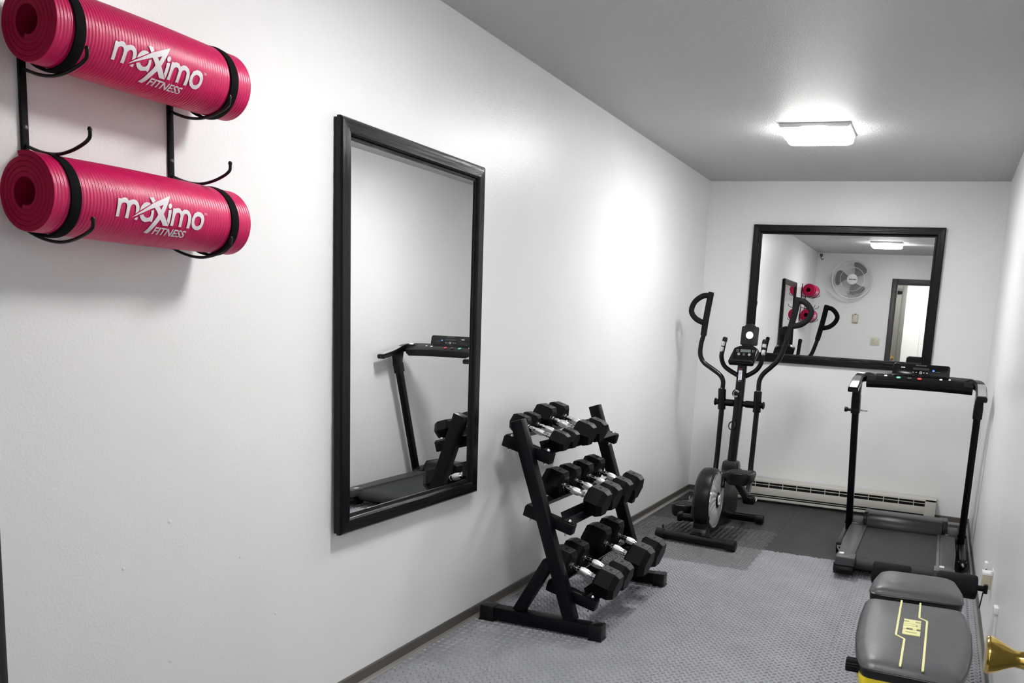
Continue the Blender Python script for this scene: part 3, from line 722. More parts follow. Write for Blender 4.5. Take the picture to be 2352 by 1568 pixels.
def rect_loft(a, b, w, d, r=.008):
    dd = (b-a).normalized(); x = Vector((1, 0, 0)); x = (x-dd*x.dot(dd)).normalized(); y = dd.cross(x)
    def sec(p):
        o = []
        for sx, sy, a0 in ((1, 1, 0), (-1, 1, 90), (-1, -1, 180), (1, -1, 270)):
            for k in range(4):
                q = math.radians(a0+k*30); o.append(p+x*(sx*(w/2-r)+r*math.cos(q))+y*(sy*(d/2-r)+r*math.sin(q)))
        return o
    return MB().loft([sec(a), sec(b)])
for tp, bt in ((LT, LB_), (RT, RB_)):
    up = tm.part('upright', rect_loft(bt, tp, .040, .062, .012), 'powder_black')
    tm.part('pivot_bolt', MB().cyl(bt+Vector((-.027, -.008, .045)), bt+Vector((.027, -.008, .045)), .010, seg=14), 'plastic_black', up)
    dn = (bt-tp).normalized()
    tm.part('collar', rect_loft(tp+dn*.055, tp-dn*.012, .052, .074, .010), 'plastic_black', up)
# clip knob and pin on the left upright
q = LT+(LB_-LT).normalized()*.075
tm.part('locking_knob', MB().box(q+Vector((-.026, -.042, -.022)), q+Vector((.026, .042, .022)), .008).lathe([(0, -.004), (.010, -.004), (.010, .020), (.015, .024), (.016, .038), (.013, .041), (0, .041)], q+Vector((-.025, -.005, 0)), (-1, 0, 0), 16), 'plastic_black')
tm.part('locking_pin', MB().cyl(q+Vector((.02, -.005, 0)), q+Vector((.072, -.005, .0)), .0045, seg=10, bevel=.0015), 'chrome')
# grips and cross bar: one swept moulding on each side, the console bar between
for tp, s in ((LT, 1), (RT, -1)):
    x = tp.x+(-.006 if s > 0 else .004)
    path = [(x, 5.325, 1.000), (x, 5.42, 1.018), (x, 5.50, 1.036), (x+s*.004, 5.56, 1.052), (x+s*.02, 5.61, 1.064), (x+s*.050, 5.645, 1.066), (x+s*.085, 5.660, 1.052)]
    pts = smooth_path(path, 5); secs = []
    for i, p in enumerate(pts):
        tt = (pts[min(i+1, len(pts)-1)]-pts[max(i-1, 0)]).normalized()
        xx = tt.cross(Vector((0, 0, 1))).normalized(); zz = xx.cross(tt)
        hw, ht = .030, .016+.012*min(1, max(0, (i-8)/14))
        secs.append([p+xx*a*hw+zz*b*ht for a, b in ((-1, -.7), (-.8, -1), (.8, -1), (1, -.7), (1, .45), (.72, 1), (-.72, 1), (-1, .45))])
    tm.part('hand_grip', MB().loft(secs), 'gloss_panel', angle=30)
    tm.part('grip_pad', MB().loft([[p+Vector((0, 0, .0015)) for p in (sc[5], sc[6])]+[p-Vector((0, 0, .004)) for p in (sc[6], sc[5])] for sc in secs[1:16]]), 'grip_steel', label='shiny metal pulse pad')
    tm.part('neck', MB().prism([(-.046, .075), (.05, .088), (.034, .02), (.03, -.02), (-.03, -.02), (-.032, .02)], tp+Vector((-.024, -.01, .012)), (0, 1, 0), (0, 0, 1), (.048, 0, 0), .006), 'plastic_black')
secs = []
for i in range(25):
    u = i/24; x = 1.374+(1.978-1.374)*u; a = 1-(2*u-1)**2
    t6 = abs(2*u-1)**6; yo = 5.662-.018*t6; fy = -.034-.020*(1-a)
    zt = .004*a
    secs.append([Vector((x, yo+dy, 1.062+dz+zt)) for dy, dz in ((.045, -.020), (.010, -.054), (-.028+fy*.2, -.058), (-.034+fy*.7, -.036), (-.036+fy*.8, -.012), (-.020+fy*.3, .012), (.020, .028), (.045, .034))])
bar = tm.part('console_bar', MB().loft(secs), 'plastic_satin', angle=35)
tm.part('bar_panel', MB().loft([[p+Vector((0, -.0003, .0012)) for p in (s_[4]*.9+s_[5]*.1, s_[5], s_[6]*.8+s_[5]*.2)]+[p-Vector((0, 0, .004)) for p in (s_[6]*.8+s_[5]*.2, s_[5], s_[4]*.9+s_[5]*.1)] for s_ in secs[2:-2]]), 'gloss_panel', bar)
def on_bar(u, v):
    i = u*24; a = int(i); f = i-a; s0, s1 = secs[a], secs[min(a+1, 24)]
    p = lambda s_: s_[5]*(1-v)+s_[6]*v if v >= 0 else s_[5]*(1+v)+s_[4]*(-v)
    return p(s0)*(1-f)+p(s1)*f+Vector((0, -.0005, .002))
bn = Vector((0, -.40, .916))
def disc(c, n, r, h=.002, seg=18): return MB().lathe([(0, h), (r*.9, h), (r, h*.6), (r, 0), (0, 0)], c, n, seg)
for u, v, r, mt in ((.30, -.15, .013, 'button_green'), (.50, -.15, .013, 'button_red'), (.405, -.15, .013, 'plastic_grey'), (.175, .2, .009, 'mark_white'), (.70, .05, .009, 'mark_white'), (.78, .2, .007, 'mark_white')):
    tm.part('button', disc(on_bar(u, v), bn, r), mt, bar)
# console
tilt = math.radians(14)
cn = Vector((0, -math.cos(tilt), math.sin(tilt))); cu = Vector((0, math.sin(tilt), math.cos(tilt))); cx_ = Vector((1, 0, 0))
co = Vector((1.677, 5.690, 1.092))
def rrect(w, h_, r, n=5, x0=0, y0=0):
    o = []
    for sx, sy, a0 in ((1, 1, 0), (-1, 1, 90), (-1, -1, 180), (1, -1, 270)):
        for k in range(n): q = math.radians(a0+90*k/(n-1)); o.append((x0+sx*(w/2-r)+r*math.cos(q), y0+sy*(h_/2-r)+r*math.sin(q)))
    return o
con = tm.part('console', MB().prism([(-.168, -.012), (.166, -.012), (.166, .054)]+[(.166-.014+.014*math.cos(math.radians(a)), .058+.014*math.sin(math.radians(a))) for a in (0, 30, 60, 90)]+[(-.150+.012*math.cos(math.radians(a)), .060+.012*math.sin(math.radians(a))) for a in (90, 120, 150, 180)], co, cx_, cu, -cn*.030, .003), 'gloss_panel', angle=30)
def cpanel(x0, y0, w, h_, mt, name, r=.001): tm.part(name, MB().prism(rrect(w, h_, r, 3, x0, y0), co+cn*.0004, cx_, cu, cn*.0009), mt, con)
cpanel(0, .043, .094, .014, 'lcd_dark', 'display')
for x0, w in ((-.044, .006), (-.026, .006), (.018, .006), (.036, .009)): cpanel(x0, .020, w, .0035, 'mark_white', 'key_mark')
tm.part('key_mark', MB().lathe([(.0062, 0), (.0062, .0012), (.0078, .0012), (.0078, 0)], co+cu*.0195+cn*.0002, cn, 24).lathe([(0, .0012), (.002, .0012), (.002, 0)], co+cu*.0195+cn*.0002, cn, 10), 'mark_white', con)
cpanel(-.105, .047, .024, .0045, 'mark_white', 'badge', .0006)
cpanel(.072, .036, .013, .010, 'button_blue', 'sensor_mark', .002); cpanel(.098, .030, .026, .0016, 'mark_grey', 'key_mark', .0004)
r = text_polys('PRO-POWER', .011, .4)
tm.part('lettering', MB().add([co+cx_*(a[0]-.034)+cu*(a[1]*.8+.0605)+cn*.0008 for a in r[0]], r[1]), 'mark_grey', con)
# power cord on the floor beside the machine
tag(obj('power_cable', MB().tube(smooth_path([(2.060, 5.62, .06), (2.062, 5.50, .02), (2.056, 5.42, .0085), (2.030, 5.31, .0085), (2.044, 5.22, .0085), (2.070, 5.14, .0085), (2.064, 5.06, .0085), (2.030, 4.98, .0085), (2.016, 4.90, .0085)], 6), .0045, 8), 'black_rod'), 'black power cord lying on the floor between treadmill and right wall', 'cord')

# ------------------------------------------------------------------ elliptical trainer
el = Thing('elliptical_trainer', 'black elliptical trainer with tall curved handlebars in the back left corner', 'elliptical', (.53, 5.45, 0))
EX = .515; YM = 5.95
def end_tube(a, b, r, caps=True):
    a = Vector(a); b = Vector(b); d = (b-a).normalized()
    m = el.part('stabilizer', MB().cyl(a, b, r, seg=20), 'tube_black')
    for p, s in ((a, 1), (b, -1)):
        el.part('stabilizer_cap', MB().lathe([(0, -.006), (r*.9, -.006), (r*1.12, -.002), (r*1.12, .048), (r*1.02, .05)], p, d*s, 20).box(p+d*s*.02+Vector((-.025, -.02, -.034)), p+d*s*.02+Vector((.025, .02, -.02)), .003), 'plastic_satin', m)
    return m
end_tube((.258, 5.100, .036), (.762, 5.038, .036), .029)
end_tube((.300, 5.880, .036), (.765, 5.880, .036), .029)
el.part('transport_knob', MB().lathe([(0, 0), (.006, 0), (.004, .012), (.0075, .018), (.005, .03), (0, .032)], (.292, 5.10, .062), (0, 0, 1), 12), 'plastic_black')
# main spine on the floor
el.part('frame_spine', MB().beam((EX-.01, 5.06, .045), (EX, 5.88, .05), .06, .05), 'powder_black')
# flywheel housing
FC = Vector((.520, 5.262, .255)); hw = .056
drum = [(0, -hw), (.150, -hw), (.176, -hw+.006), (.192, -hw+.022), (.196, -.01), (.196, .02), (.191, hw-.012), (.181, hw-.002), (.176, hw-.001)]
hs = el.part('flywheel_housing', MB().lathe(drum+[(.170, hw-.004), (0, hw-.004)], FC, (1, 0, 0), 64), 'plastic_satin', angle=30)
el.part('rear_skirt', MB().prism([(-.10, .10), (-.155, .045), (-.165, .012), (-.165, -.004), (-.06, -.004), (-.04, .08)], (FC.x-.050, FC.y, .045), (0, 1, 0), (0, 0, 1), (.095, 0, 0), .006), 'plastic_dark')
# silver disc with curved vanes
dv = MB(); n = 72; rings = [(.050, .010), (.062, .012), (.085, .013), (.110, .0125), (.135, .010), (.155, .006), (.172, .001)]
vs = []; fs = []
for j, (r, hgt) in enumerate(rings):
    for k in range(n*2):
        a = 2*PI*k/(n*2)
        tw = a+ (r-.05)*9.0
        w = .0030*math.sin(tw*22)*max(0, min(1, (r-.055)/.03))*max(0, min(1, (.172-r)/.012))
        vs.append(FC+Vector((hw-.001+hgt+w, r*math.cos(a), r*math.sin(a))))
for j in range(len(rings)-1):
    for k in range(n*2): fs.append((j*n*2+k, j*n*2+(k+1) % (n*2), (j+1)*n*2+(k+1) % (n*2), (j+1)*n*2+k))
vs.append(FC+Vector((hw+.011, 0, 0))); c_ = len(vs)-1
for k in range(n*2): fs.append((c_, k, (k+1) % (n*2)))
dsk = el.part('flywheel_disc', dv.add(vs, fs), 'silver_disc', label='silver vaned flywheel cover disc', angle=70)
el.part('disc_rim', MB().lathe([(.171, hw-.006), (.1725, hw+.004), (.1765, hw+.004), (.178, hw-.006)], FC, (1, 0, 0), 72), 'chrome', dsk)
hub = el.part('hub', MB().lathe([(0, hw+.016), (.040, hw+.016), (.052, hw+.011), (.052, hw+.004)], FC, (1, 0, 0), 40), 'gloss_panel', dsk)
# emblem on the hub: a ring open at the side with a stem
eb = MB(); pts = [(math.cos(math.radians(a)), math.sin(math.radians(a))) for a in range(30, 331, 12)]
for rr, hh in ((0, 0),):
    P = [FC+Vector((hw+.0172, .022*y, .027*z)) for y, z in pts]; eb.tube(P, .0052, 8)
    eb.tube([FC+Vector((hw+.0172, .019, .034)), FC+Vector((hw+.0172, .019, -.028))], .0042, 8)
el.part('emblem', eb, 'mark_white', hub)
# shroud between the flywheel and the mast
sh_ = el.part('shroud', MB().prism([(5.10, .06), (5.40, .045), (5.97, .05), (5.98, .12), (5.96, .30), (5.93, .345), (5.87, .36), (5.75, .36), (5.58, .35), (5.42, .40), (5.30, .43), (5.2, .42)], (EX-.040, 0, 0), (0, 1, 0), (0, 0, 1), (.088, 0, 0), .010), 'plastic_black', angle=35)
r = text_polys('FIT', .055, .3, bold=.002)
el.part('lettering', MB().add([Vector((EX+.0492, 5.46+a[0]*.9-a[1]*.35, .33-a[0]*.45+a[1]*.5)) for a in r[0]], r[1]), 'mark_white', sh_)
el.part('mast_collar', MB().loft([[Vector((x, y, z)) for x, y in rrect(w, d, .018, 5, EX-.006, 5.915)] for z, w, d in ((.30, .120, .10), (.375, .116, .098), (.403, .106, .092), (.410, .087, .08))]), 'plastic_dark', angle=40)
mst = el.part('mast', MB().loft([[Vector((x, y, z)) for x, y in rrect(.062, .062, .020, 5, x0, y0)] for z, x0, y0 in ((.33, EX-.006, 5.915), (.70, EX+.004, 5.935), (1.085, EX+.010, 5.950))]), 'tube_black', angle=40)
el.part('cable_guide', MB().tube([(EX-.018+.022*math.cos(a), 5.890+.012*math.sin(a), .655+.026*math.sin(a)) for a in [k*PI/8 for k in range(16)]], .0045, 8, closed=True), 'plastic_black', mst)
st = el.part('warning_sticker', MB().prism(rrect(.024, .094, .003, 4, EX+.006, .986), (0, 5.9145, 0), (1, 0, 0), (0, 0, 1), (0, .0010, 0)), 'sticker_white', mst)
el.part('sticker_head', MB().prism(rrect(.024, .010, .002, 3, EX+.006, 1.041), (0, 5.9143, 0), (1, 0, 0), (0, 0, 1), (0, .0010, 0)), 'sticker_red', mst)
for k in range(9): el.part('sticker_line', MB().box((EX-.002, 5.9138, .949+k*.0085), (EX+.014, 5.9146, .9515+k*.0085)), 'mark_grey', st)
kb = el.part('tension_knob', MB().lathe([(0, .034), (.020, .034), (.027, .030), (.030, .022), (.030, .006), (.024, 0), (0, 0)], (EX-.004, 5.908, .876), (0, -1, 0), 28), 'plastic_black')
dm = MB()
for k in range(7):
    a0 = math.radians(30+k*42); P = [Vector((EX-.004+.0165*math.cos(a0+q), 5.8735, .876+.0165*math.sin(a0+q))) for q in (0, .13, .26, .39)]
    dm.tube(P, .0016, 6)
P = [Vector((EX-.004+.0225*math.cos(math.radians(a)), 5.875, .876+.0225*math.sin(math.radians(a)))) for a in range(30, 120, 12)]; dm.tube(P, .0014, 6)
P = [Vector((EX-.004+.0225*math.cos(math.radians(a)), 5.875, .876+.0225*math.sin(math.radians(a)))) for a in range(215, 300, 12)]; dm.tube(P, .0014, 6)
el.part('dial_marks', dm, 'mark_white', kb)
# axle and arm sleeves
el.part('axle', MB().cyl((.350, YM, .804), (.695, YM, .804), .0195, seg=20, bevel=.003).cyl((.350, YM, .804), (.362, YM, .804), .026, seg=20, bevel=.003).cyl((.683, YM, .804), (.695, YM, .804), .026, seg=20, bevel=.003).cyl((.425, YM, .804), (.485, YM, .804), .024, seg=20, bevel=.003).cyl((.565, YM, .804), (.630, YM, .804), .024, seg=20, bevel=.003), 'tube_black')
def arm(up, loop, x0, xl, side):
    P = smooth_path([(a, YM, b) for a, b in up], 6)
    a = el.part('swing_arm', MB().tube(P, .0165, 14), 'tube_black')
    # foam sleeve on the upper straight
    zt = up[0][1]; Q = [p for p in P if p.z > zt-.288]
    el.part('foam_sleeve', MB().tube([Q[0]+(Q[0]-Q[1]).normalized()*.012]+Q, [.017]+[.0215]*len(Q), 16), 'foam_grip', a)
    L = smooth_path([(p, YM, q) for p, q in loop], 6)
    el.part('loop_handle', MB().tube(L, .0190, 16), 'foam_grip', a)
    el.part('arm_sleeve', MB().lathe([(0, 0), (.026, 0), (.0275, .004), (.0275, .140), (.022, .145), (0, .145)], (xl, YM, .754), (x0-xl, 0, .145), 20), 'tube_black', a)
    el.part('lower_arm', MB().tube(smooth_path([(xl, YM, .77), (xl-.003, 5.945, .55), (xl-.005, 5.935, .38), (xl+side*.006, 5.88, .28), (xl+side*.035, 5.68, .21)], 5), .0185, 14), 'tube_black', a)
    el.part('arm_bolt', MB().lathe([(0, .006), (.004, .005), (.0065, 0)], (x0, YM-.018, .898), (0, -.6, .8), 10), 'chrome', a)
arm([(0.2662, 1.5335), (0.2561, 1.4572), (0.2469, 1.3819), (0.2398, 1.3097), (0.2347, 1.2487), (0.2235, 1.1928), (0.2225, 1.1195), (0.2520, 1.0666), (0.3120, 1.0280), (0.3720, 0.9893), (0.3974, 0.9487), (0.3984, 0.8937)],
    [(0.2622, 1.5213), (0.2113, 1.5162), (0.1574, 1.4745), (0.1371, 1.4125), (0.1665, 1.3657), (0.2133, 1.3413), (0.2418, 1.3382)], .3965, .4035, -1)
arm([(0.8582, 1.5254), (0.8490, 1.4653), (0.8399, 1.4084), (0.8277, 1.3443), (0.8155, 1.2833), (0.7982, 1.2121), (0.7697, 1.1277), (0.7209, 1.0697), (0.6710, 1.0188), (0.6486, 0.9690), (0.6476, 0.9019)],
    [(0.8602, 1.5152), (0.8999, 1.5091), (0.9355, 1.4786), (0.9517, 1.4399), (0.9334, 1.3952), (0.8907, 1.3606), (0.8317, 1.3453)], .6455, .6475, 1)
# fixed handlebars with pulse plates
YB = YM+.006
for s, P in ((-1, [(0.3954, 1.2385), (0.3883, 1.1978), (0.3832, 1.1612), (0.3791, 1.1114), (0.3974, 1.0585), (0.4381, 1.0249), (0.4961, 0.9944), (0.5134, 0.9843)]), (1, [(0.6670, 1.2385), (0.6629, 1.1978), (0.6598, 1.1490), (0.6527, 1.0890), (0.6212, 1.0392), (0.5663, 1.0015), (0.5235, 0.9822)])):
    Q = smooth_path([(a, YB-.03*min(1, max(0, (b-1.0)/.1)), b) for a, b in P], 6)
    fb = el.part('fixed_handlebar', MB().tube(Q, .0160, 14), 'tube_black')
    el.part('grip_cap', MB().lathe([(0, .012), (.012, .010), (.0175, .002), (.0175, -.02)], Q[0], Q[0]-Q[2], 14), 'plastic_black', fb)
    for z0, z1 in ((1.188, 1.226), (1.142, 1.184)):
        R_ = [p for p in Q if z0-.004 <= p.z <= z1+.004]
        if len(R_) >= 2: el.part('pulse_plate', MB().tube([p+Vector((.002*s, -.0035, 0)) for p in R_], [.010]+[.0155]*(len(R_)-2)+[.010], 14), 'grip_steel', fb)
# console with phone holder
tl = math.radians(28)
en = Vector((0, -math.cos(tl), math.sin(tl))); eu = Vector((0, math.sin(tl), math.cos(tl))); eo = Vector((EX+.017, 5.872, 1.083))
poly = [(-.092, .0), (-.096, .012), (-.070, .108), (-.058, .118), (-.030, .132), (.062, .134), (.090, .116), (.100, .106), (.076, .008), (.066, .0)]
ec = el.part('console', MB().prism(poly, eo, (1, 0, 0), eu, -en*.045, .006), 'plastic_black', angle=35)
def ep(x, y, w, h_, mt, name, r=.001): return el.part(name, MB().prism(rrect(w, h_, r, 4, x, y), eo+en*.0003, (1, 0, 0), eu, en*.0012), mt, ec)
ep(.008, .066, .150, .092, 'gloss_panel', 'face_plate', .006)
el.part('display', MB().prism(rrect(.070, .022, .002, 3, .012, .092), eo+en*.0014, (1, 0, 0), eu, en*.0008), 'lcd', ec)
for x in (-.030, .005, .042):
    el.part('key_mark', MB().lathe([(.0072, 0), (.0072, .001), (.0086, .001), (.0086, 0)], eo+Vector((x, 0, 0))+eu*.066+en*.0014, en, 18).prism(rrect(.006, .004, .001, 3, x, .066), eo+en*.0014, (1, 0, 0), eu, en*.0008), 'mark_white' if x != .005 else 'mark_grey', ec)
for k in range(3): el.part('key_mark', MB().prism(rrect(.018, .0022, .0008, 3, -.042, .084+k*.008), eo+en*.0014, (1, 0, 0), eu, en*.0006), 'mark_grey', ec)
for k in range(2): el.part('key_mark', MB().prism(rrect(.003, .018, .0008, 3, .060+k*.010, .092), eo+en*.0014, (1, 0, 0), eu, en*.0006), 'mark_grey', ec)
el.part('tray_ledge', MB().prism(rrect(.160, .012, .005, 4, -.010, .014), eo-en*.004, (1, 0, 0), eu, en*.016, .003), 'plastic_satin', ec)
ho = eo+eu*.142-en*.02
tl2 = math.radians(8); hn = Vector((0, -math.cos(tl2), math.sin(tl2))); hu = Vector((0, math.sin(tl2), math.cos(tl2)))
hd = el.part('phone_holder', MB().prism(rrect(.118, .128, .010, 4, .020, .068), ho, (1, 0, 0), hu, -hn*.016, .003).prism([(-.028, .128), (-.008, .146), (.018, .151), (.044, .147), (.064, .128)], ho-hn*.002, (1, 0, 0), hu, -hn*.012, .002).prism([(-.016, .006), (.000, -.006), (.02, -.009), (.04, -.006), (.056, .006)], ho-hn*.002, (1, 0, 0), hu, -hn*.012, .002), 'plastic_satin')
el.part('round_sticker', disc(ho+Vector((.020, 0, 0))+hu*.072, hn, .0255, .0015, 28), 'sticker_white', hd, 'round white sticker')
el.part('bracket', MB().box(eo+Vector((-.03, .100, .10)), eo+Vector((.05, .125, .19)), .006), 'plastic_black')
# cranks, pedal rails and pedals (right one up, left one down)
for s, pz, py in ((1, .395, 5.330), (-1, .130, 5.220)):
    xd = FC.x+s*(hw+.012)
    cr = el.part('crank_arm', MB().beam((xd+s*.012, FC.y+(py-FC.y)*.62, FC.z+(pz-FC.z)*.62), (xd+s*.012, py, pz), .020, .042, up=(0, 1, 0), bevel=.006, ext=.012), 'tube_black')
    xr = xd+s*.085
    el.part('crank_pin', MB().cyl((xd, py, pz), (xr+s*.018, py, pz), .0245, seg=20, bevel=.003), 'tube_black', cr)
    front = Vector((xr+s*.026, 5.64, .205 if s > 0 else .17))
    el.part('pedal_rail', MB().beam((xr, py-.01, pz), tuple(front), .034, .052, bevel=.008, ext=.02), 'tube_black')
    jt = el.part('pedal_joint', MB().cyl(front-Vector((.030, 0, 0)), front+Vector((.042, 0, 0)), .030, seg=20, bevel=.004).cyl(front-Vector((.03, 0, 0)), front+Vector((.052, 0, 0)), .014, seg=14), 'plastic_black')
    el.part('joint_cap', MB().lathe([(0, .008), (.012, .007), (.017, .002), (.017, 0)], front+Vector((.052 if s > 0 else -.03, 0, 0)), (s, 0, 0), 16), 'chrome', jt)
    # thick moulded foot plate with rounded ends and a ribbed tread
    pc = Vector((.692, 5.395, .425)) if s > 0 else Vector((.345, 5.42, .178)); wd2 = .086 if s > 0 else .078
    secs = []
    for yy, k in ((-.150, .45), (-.142, .70), (-.122, .88), (-.08, .98), (0, 1), (.06, .97), (.10, .86), (.128, .66), (.142, .40)):
        secs.append([pc+Vector((a*wd2*k, yy, b-yy*.05)) for a, b in ((-.86, -.058), (-.7, -.070), (.7, -.070), (.86, -.058), (1, -.012), (.98, 0), (.90, .004), (.86, 0), (-.86, 0), (-.90, .004), (-.98, 0), (-1, -.012))])
    pd = el.part('pedal', MB().loft(secs), 'plastic_satin', angle=40)
    for q in range(5):
        el.part('tread_rib', MB().box(pc+Vector((-.055, -.095+q*.04, -.001)), pc+Vector((.055, -.080+q*.04, .004-.05*(-.09+q*.04))), .0015), 'plastic_dark', pd)

# ------------------------------------------------------------------ weight bench
be = Thing('weight_bench', 'black leather weight bench with yellow stripes in front of the treadmill', 'bench', (1.80, 2.9, 0))
PZ = .445
def pad(name, outline, ztop, thick, mtop, label, dome=.010):
    """padded cushion: outline (x, y), soft shoulder, welt, side"""
    n = len(outline); cx = sum(p[0] for p in outline)/n; cy = sum(p[1] for p in outline)/n
    def ring(k, z): return [Vector((cx+(x-cx)*k, cy+(y-cy)*k, z)) for x, y in outline]
    m = MB(); secs = [ring(.02, ztop+dome), ring(.35, ztop+dome*.92), ring(.65, ztop+dome*.70), ring(.84, ztop+dome*.35), ring(.94, ztop-.003), ring(.985, ztop-.012), ring(1.0, ztop-.020)]
    m.loft(secs, caps=False); m.f.append(tuple(range(n)))
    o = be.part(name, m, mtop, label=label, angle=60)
    be.part('welt', MB().tube(ring(1.003, ztop-.021), .0032, 8, closed=True), 'piping', o)
    m = MB().loft([ring(1.0, ztop-.021), ring(1.004, ztop-.034), ring(.985, ztop-thick), ring(.9, ztop-thick-.002)], caps=False); m.f.append(tuple(range(3*n, 4*n)))
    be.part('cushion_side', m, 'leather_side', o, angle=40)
    return o
def round_poly(pts, r=.02, n=5):
    out = []; N = len(pts)
    for i in range(N):
        a, b, c = Vector(pts[i-1]), Vector(pts[i]), Vector(pts[(i+1) % N])
        d0 = (a-b); d1 = (c-b); q = min(r, d0.length*.45, d1.length*.45); p0 = b+d0.normalized()*q; p1 = b+d1.normalized()*q
        for k in range(n):
            t = k/(n-1); out.append(tuple(p0*(1-t)**2+b*2*t*(1-t)+p1*t*t))
    return out
big = round_poly([(1.645, 3.045), (1.953, 3.060), (1.972, 2.86), (1.970, 2.66), (1.955, 2.50), (1.928, 2.385), (1.682, 2.395), (1.660, 2.50), (1.645, 2.66), (1.640, 2.86)], .034, 5)
small = round_poly([(1.643, 3.148), (1.957, 3.166), (1.954, 3.31), (1.930, 3.450), (1.662, 3.436), (1.647, 3.31)], .045, 6)
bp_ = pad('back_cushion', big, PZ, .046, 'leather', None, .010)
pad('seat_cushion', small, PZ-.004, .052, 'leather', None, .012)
def padz(x, y):
    cx, cy = 1.805, 2.73; k = max(abs(x-cx)/.16, abs(y-cy)/.335); return PZ+.0105*(1-.28*min(1, k/.65)**1.5 if k < .65 else .72-(k-.65)*1.85)+.0012
def stripe(pts, w):
    m = MB()
    for (x0, y0), (x1, y1) in zip(pts, pts[1:]):
        a = Vector((x0, y0)); b = Vector((x1, y1)); d = (b-a).normalized(); nn = Vector((-d.y, d.x))*w/2
        k = max(2, int((b-a).length/.02)); P = []
        for i in range(k+1):
            p = a+(b-a)*i/k
            P.append([Vector((*(p+nn), padz(*(p+nn)))), Vector((*(p-nn), padz(*(p-nn)))), Vector((*(p-nn), padz(*(p-nn))-.003)), Vector((*(p+nn), padz(*(p+nn))-.003))])
        m.loft(P)
    return m
be.part('stripe', stripe([(1.757, 3.030), (1.757, 2.640), (1.782, 2.615), (1.7805, 2.405)], .0062), 'print_yellow', bp_)
be.part('stripe', stripe([(1.8165, 3.033), (1.817, 2.845), (1.841, 2.820), (1.8385, 2.400)], .0062), 'print_yellow', bp_)
# block letters, read from the right side of the bench: letter height along +x, word runs towards -y
def glyphs():
    h = .0505; o = []
    def R_(y0, y1, x0, x1): o.append((y0, y1, x0, x1))
    # H
    R_(0, .27, 0, 1); R_(.27, .46, .32, .68); R_(.46, .73, 0, 1)
    # i
    R_(.80, 1.04, 0, .74); R_(.80, 1.04, .79, 1)
    # t
    R_(1.10, 1.40, 0, 1); R_(1.40, 1.62, 0, .20); R_(1.40, 1.66, .56, .78)
    # D
    R_(1.72, 2.02, 0, 1); R_(2.02, 2.16, 0, .18); R_(2.02, 2.16, .80, 1); R_(2.16, 2.46, 0, 1)
    return o
gl = MB()
for y0, y1, x0, x1 in glyphs():
    X0, X1 = 1.7735+x0*.0505, 1.7735+x1*.0505; Y0, Y1 = 2.805-y0*.0605, 2.805-y1*.0605
    z = padz(1.80, 2.73)+.0006
    gl.box((X0, Y1, z-.004), (X1, Y0, z))
be.part('lettering', gl, 'print_yellow', bp_, 'pale yellow block lettering')
# frame under the pads
be.part('frame_beam', MB().beam((1.805, 2.36, .352), (1.805, 3.62, .352), .055, .05), 'powder_black')
ty = [(1.682, 2.400), (1.930, 2.389), (1.950, 2.50), (1.960, 2.62), (1.650, 2.62), (1.664, 2.50)]
be.part('pad_tray', MB().prism(round_poly(ty, .03, 4), (0, 0, PZ-.078), (1, 0, 0), (0, 1, 0), (0, 0, .032), .004), 'yellow_steel', label='yellow steel tray under the cushion edge')
for y, dy in ((2.46, -.06), (3.36, .06)):
    be.part('leg', MB().beam((1.805, y, .34), (1.805, y+dy, .04), .05, .05, up=(0, 1, 0)), 'powder_black')
    be.part('foot_bar', MB().beam((1.665, y+dy, .026), (1.945, y+dy, .026), .05, .044), 'powder_black')
# ribbed end of the adjusting bar, left of the cushion
rb = MB(); n = 36; secs = []
for x in (1.636, 1.639, 1.70):
    secs.append([Vector((x, 2.465+(.0205-(.0018 if k % 2 else 0)-(.003 if x < 1.638 else 0))*math.cos(2*PI*k/n), .405+(.0205-(.0018 if k % 2 else 0)-(.003 if x < 1.638 else 0))*math.sin(2*PI*k/n))) for k in range(n)])
be.part('ribbed_knob', rb.loft(secs), 'rubber_black', angle=20)
be.part('adjusting_bar', MB().cyl((1.69, 2.465, .395), (1.92, 2.465, .370), .010, seg=12), 'powder_black')
# foam leg rollers beyond the seat
RY, RZ = 3.60, .380
be.part('roller_bar', MB().cyl((1.64, RY, RZ), (2.048, RY, RZ), .011, seg=14).box((2.040, RY-.012, RZ-.018), (2.056, RY+.012, RZ+.018), .004), 'powder_black')
be.part('roller_post', MB().beam((1.805, 3.58, .345), (1.805, RY, RZ), .04, .035, up=(0, 1, 0)), 'powder_black')
for x0, x1 in ((1.625, 1.772), (1.868, 2.018)):
    be.part('foam_roller', MB().lathe([(0, 0), (.036, 0), (.044, .003), (.047, .010), (.047, x1-x0-.010), (.044, x1-x0-.003), (.036, x1-x0), (0, x1-x0)], (x0, RY, RZ), (1, 0, 0), 28), 'foam_grip', angle=50)

# ------------------------------------------------------------------ right wall bits
ad = Thing('plug_adapter', 'beige plug adapter in an outlet low on the right wall', 'adapter', (W, 3.99, .30))
ad.part('outlet_plate', MB().box((W-.003, 3.950, .268), (W, 4.010, .370), .002), 'white_plastic')
ad.part('adapter_body', MB().box((W-.040, 3.955, .285), (W-.003, 4.005, .345), .003), 'beige_box')
ad.part('adapter_top', MB().box((W-.042, 3.953, .345), (W-.003, 4.007, .358), .003), 'white_plastic')
ad.part('prong_cover', MB().box((W-.012, 3.93, .358), (W-.004, 3.94, .372), .001), 'white_plastic')
sw = Thing('cord_channel', 'short white cord channel on the right wall near the brass knob', 'cord channel', (W, 3.5, .1))
sw.part('channel', MB().box((W-.012, 3.50, .10), (W, 3.53, .335), .002), 'white_plastic')
sw.part('clip', MB().box((W-.016, 3.492, .315), (W, 3.538, .342), .003), 'white_plastic')
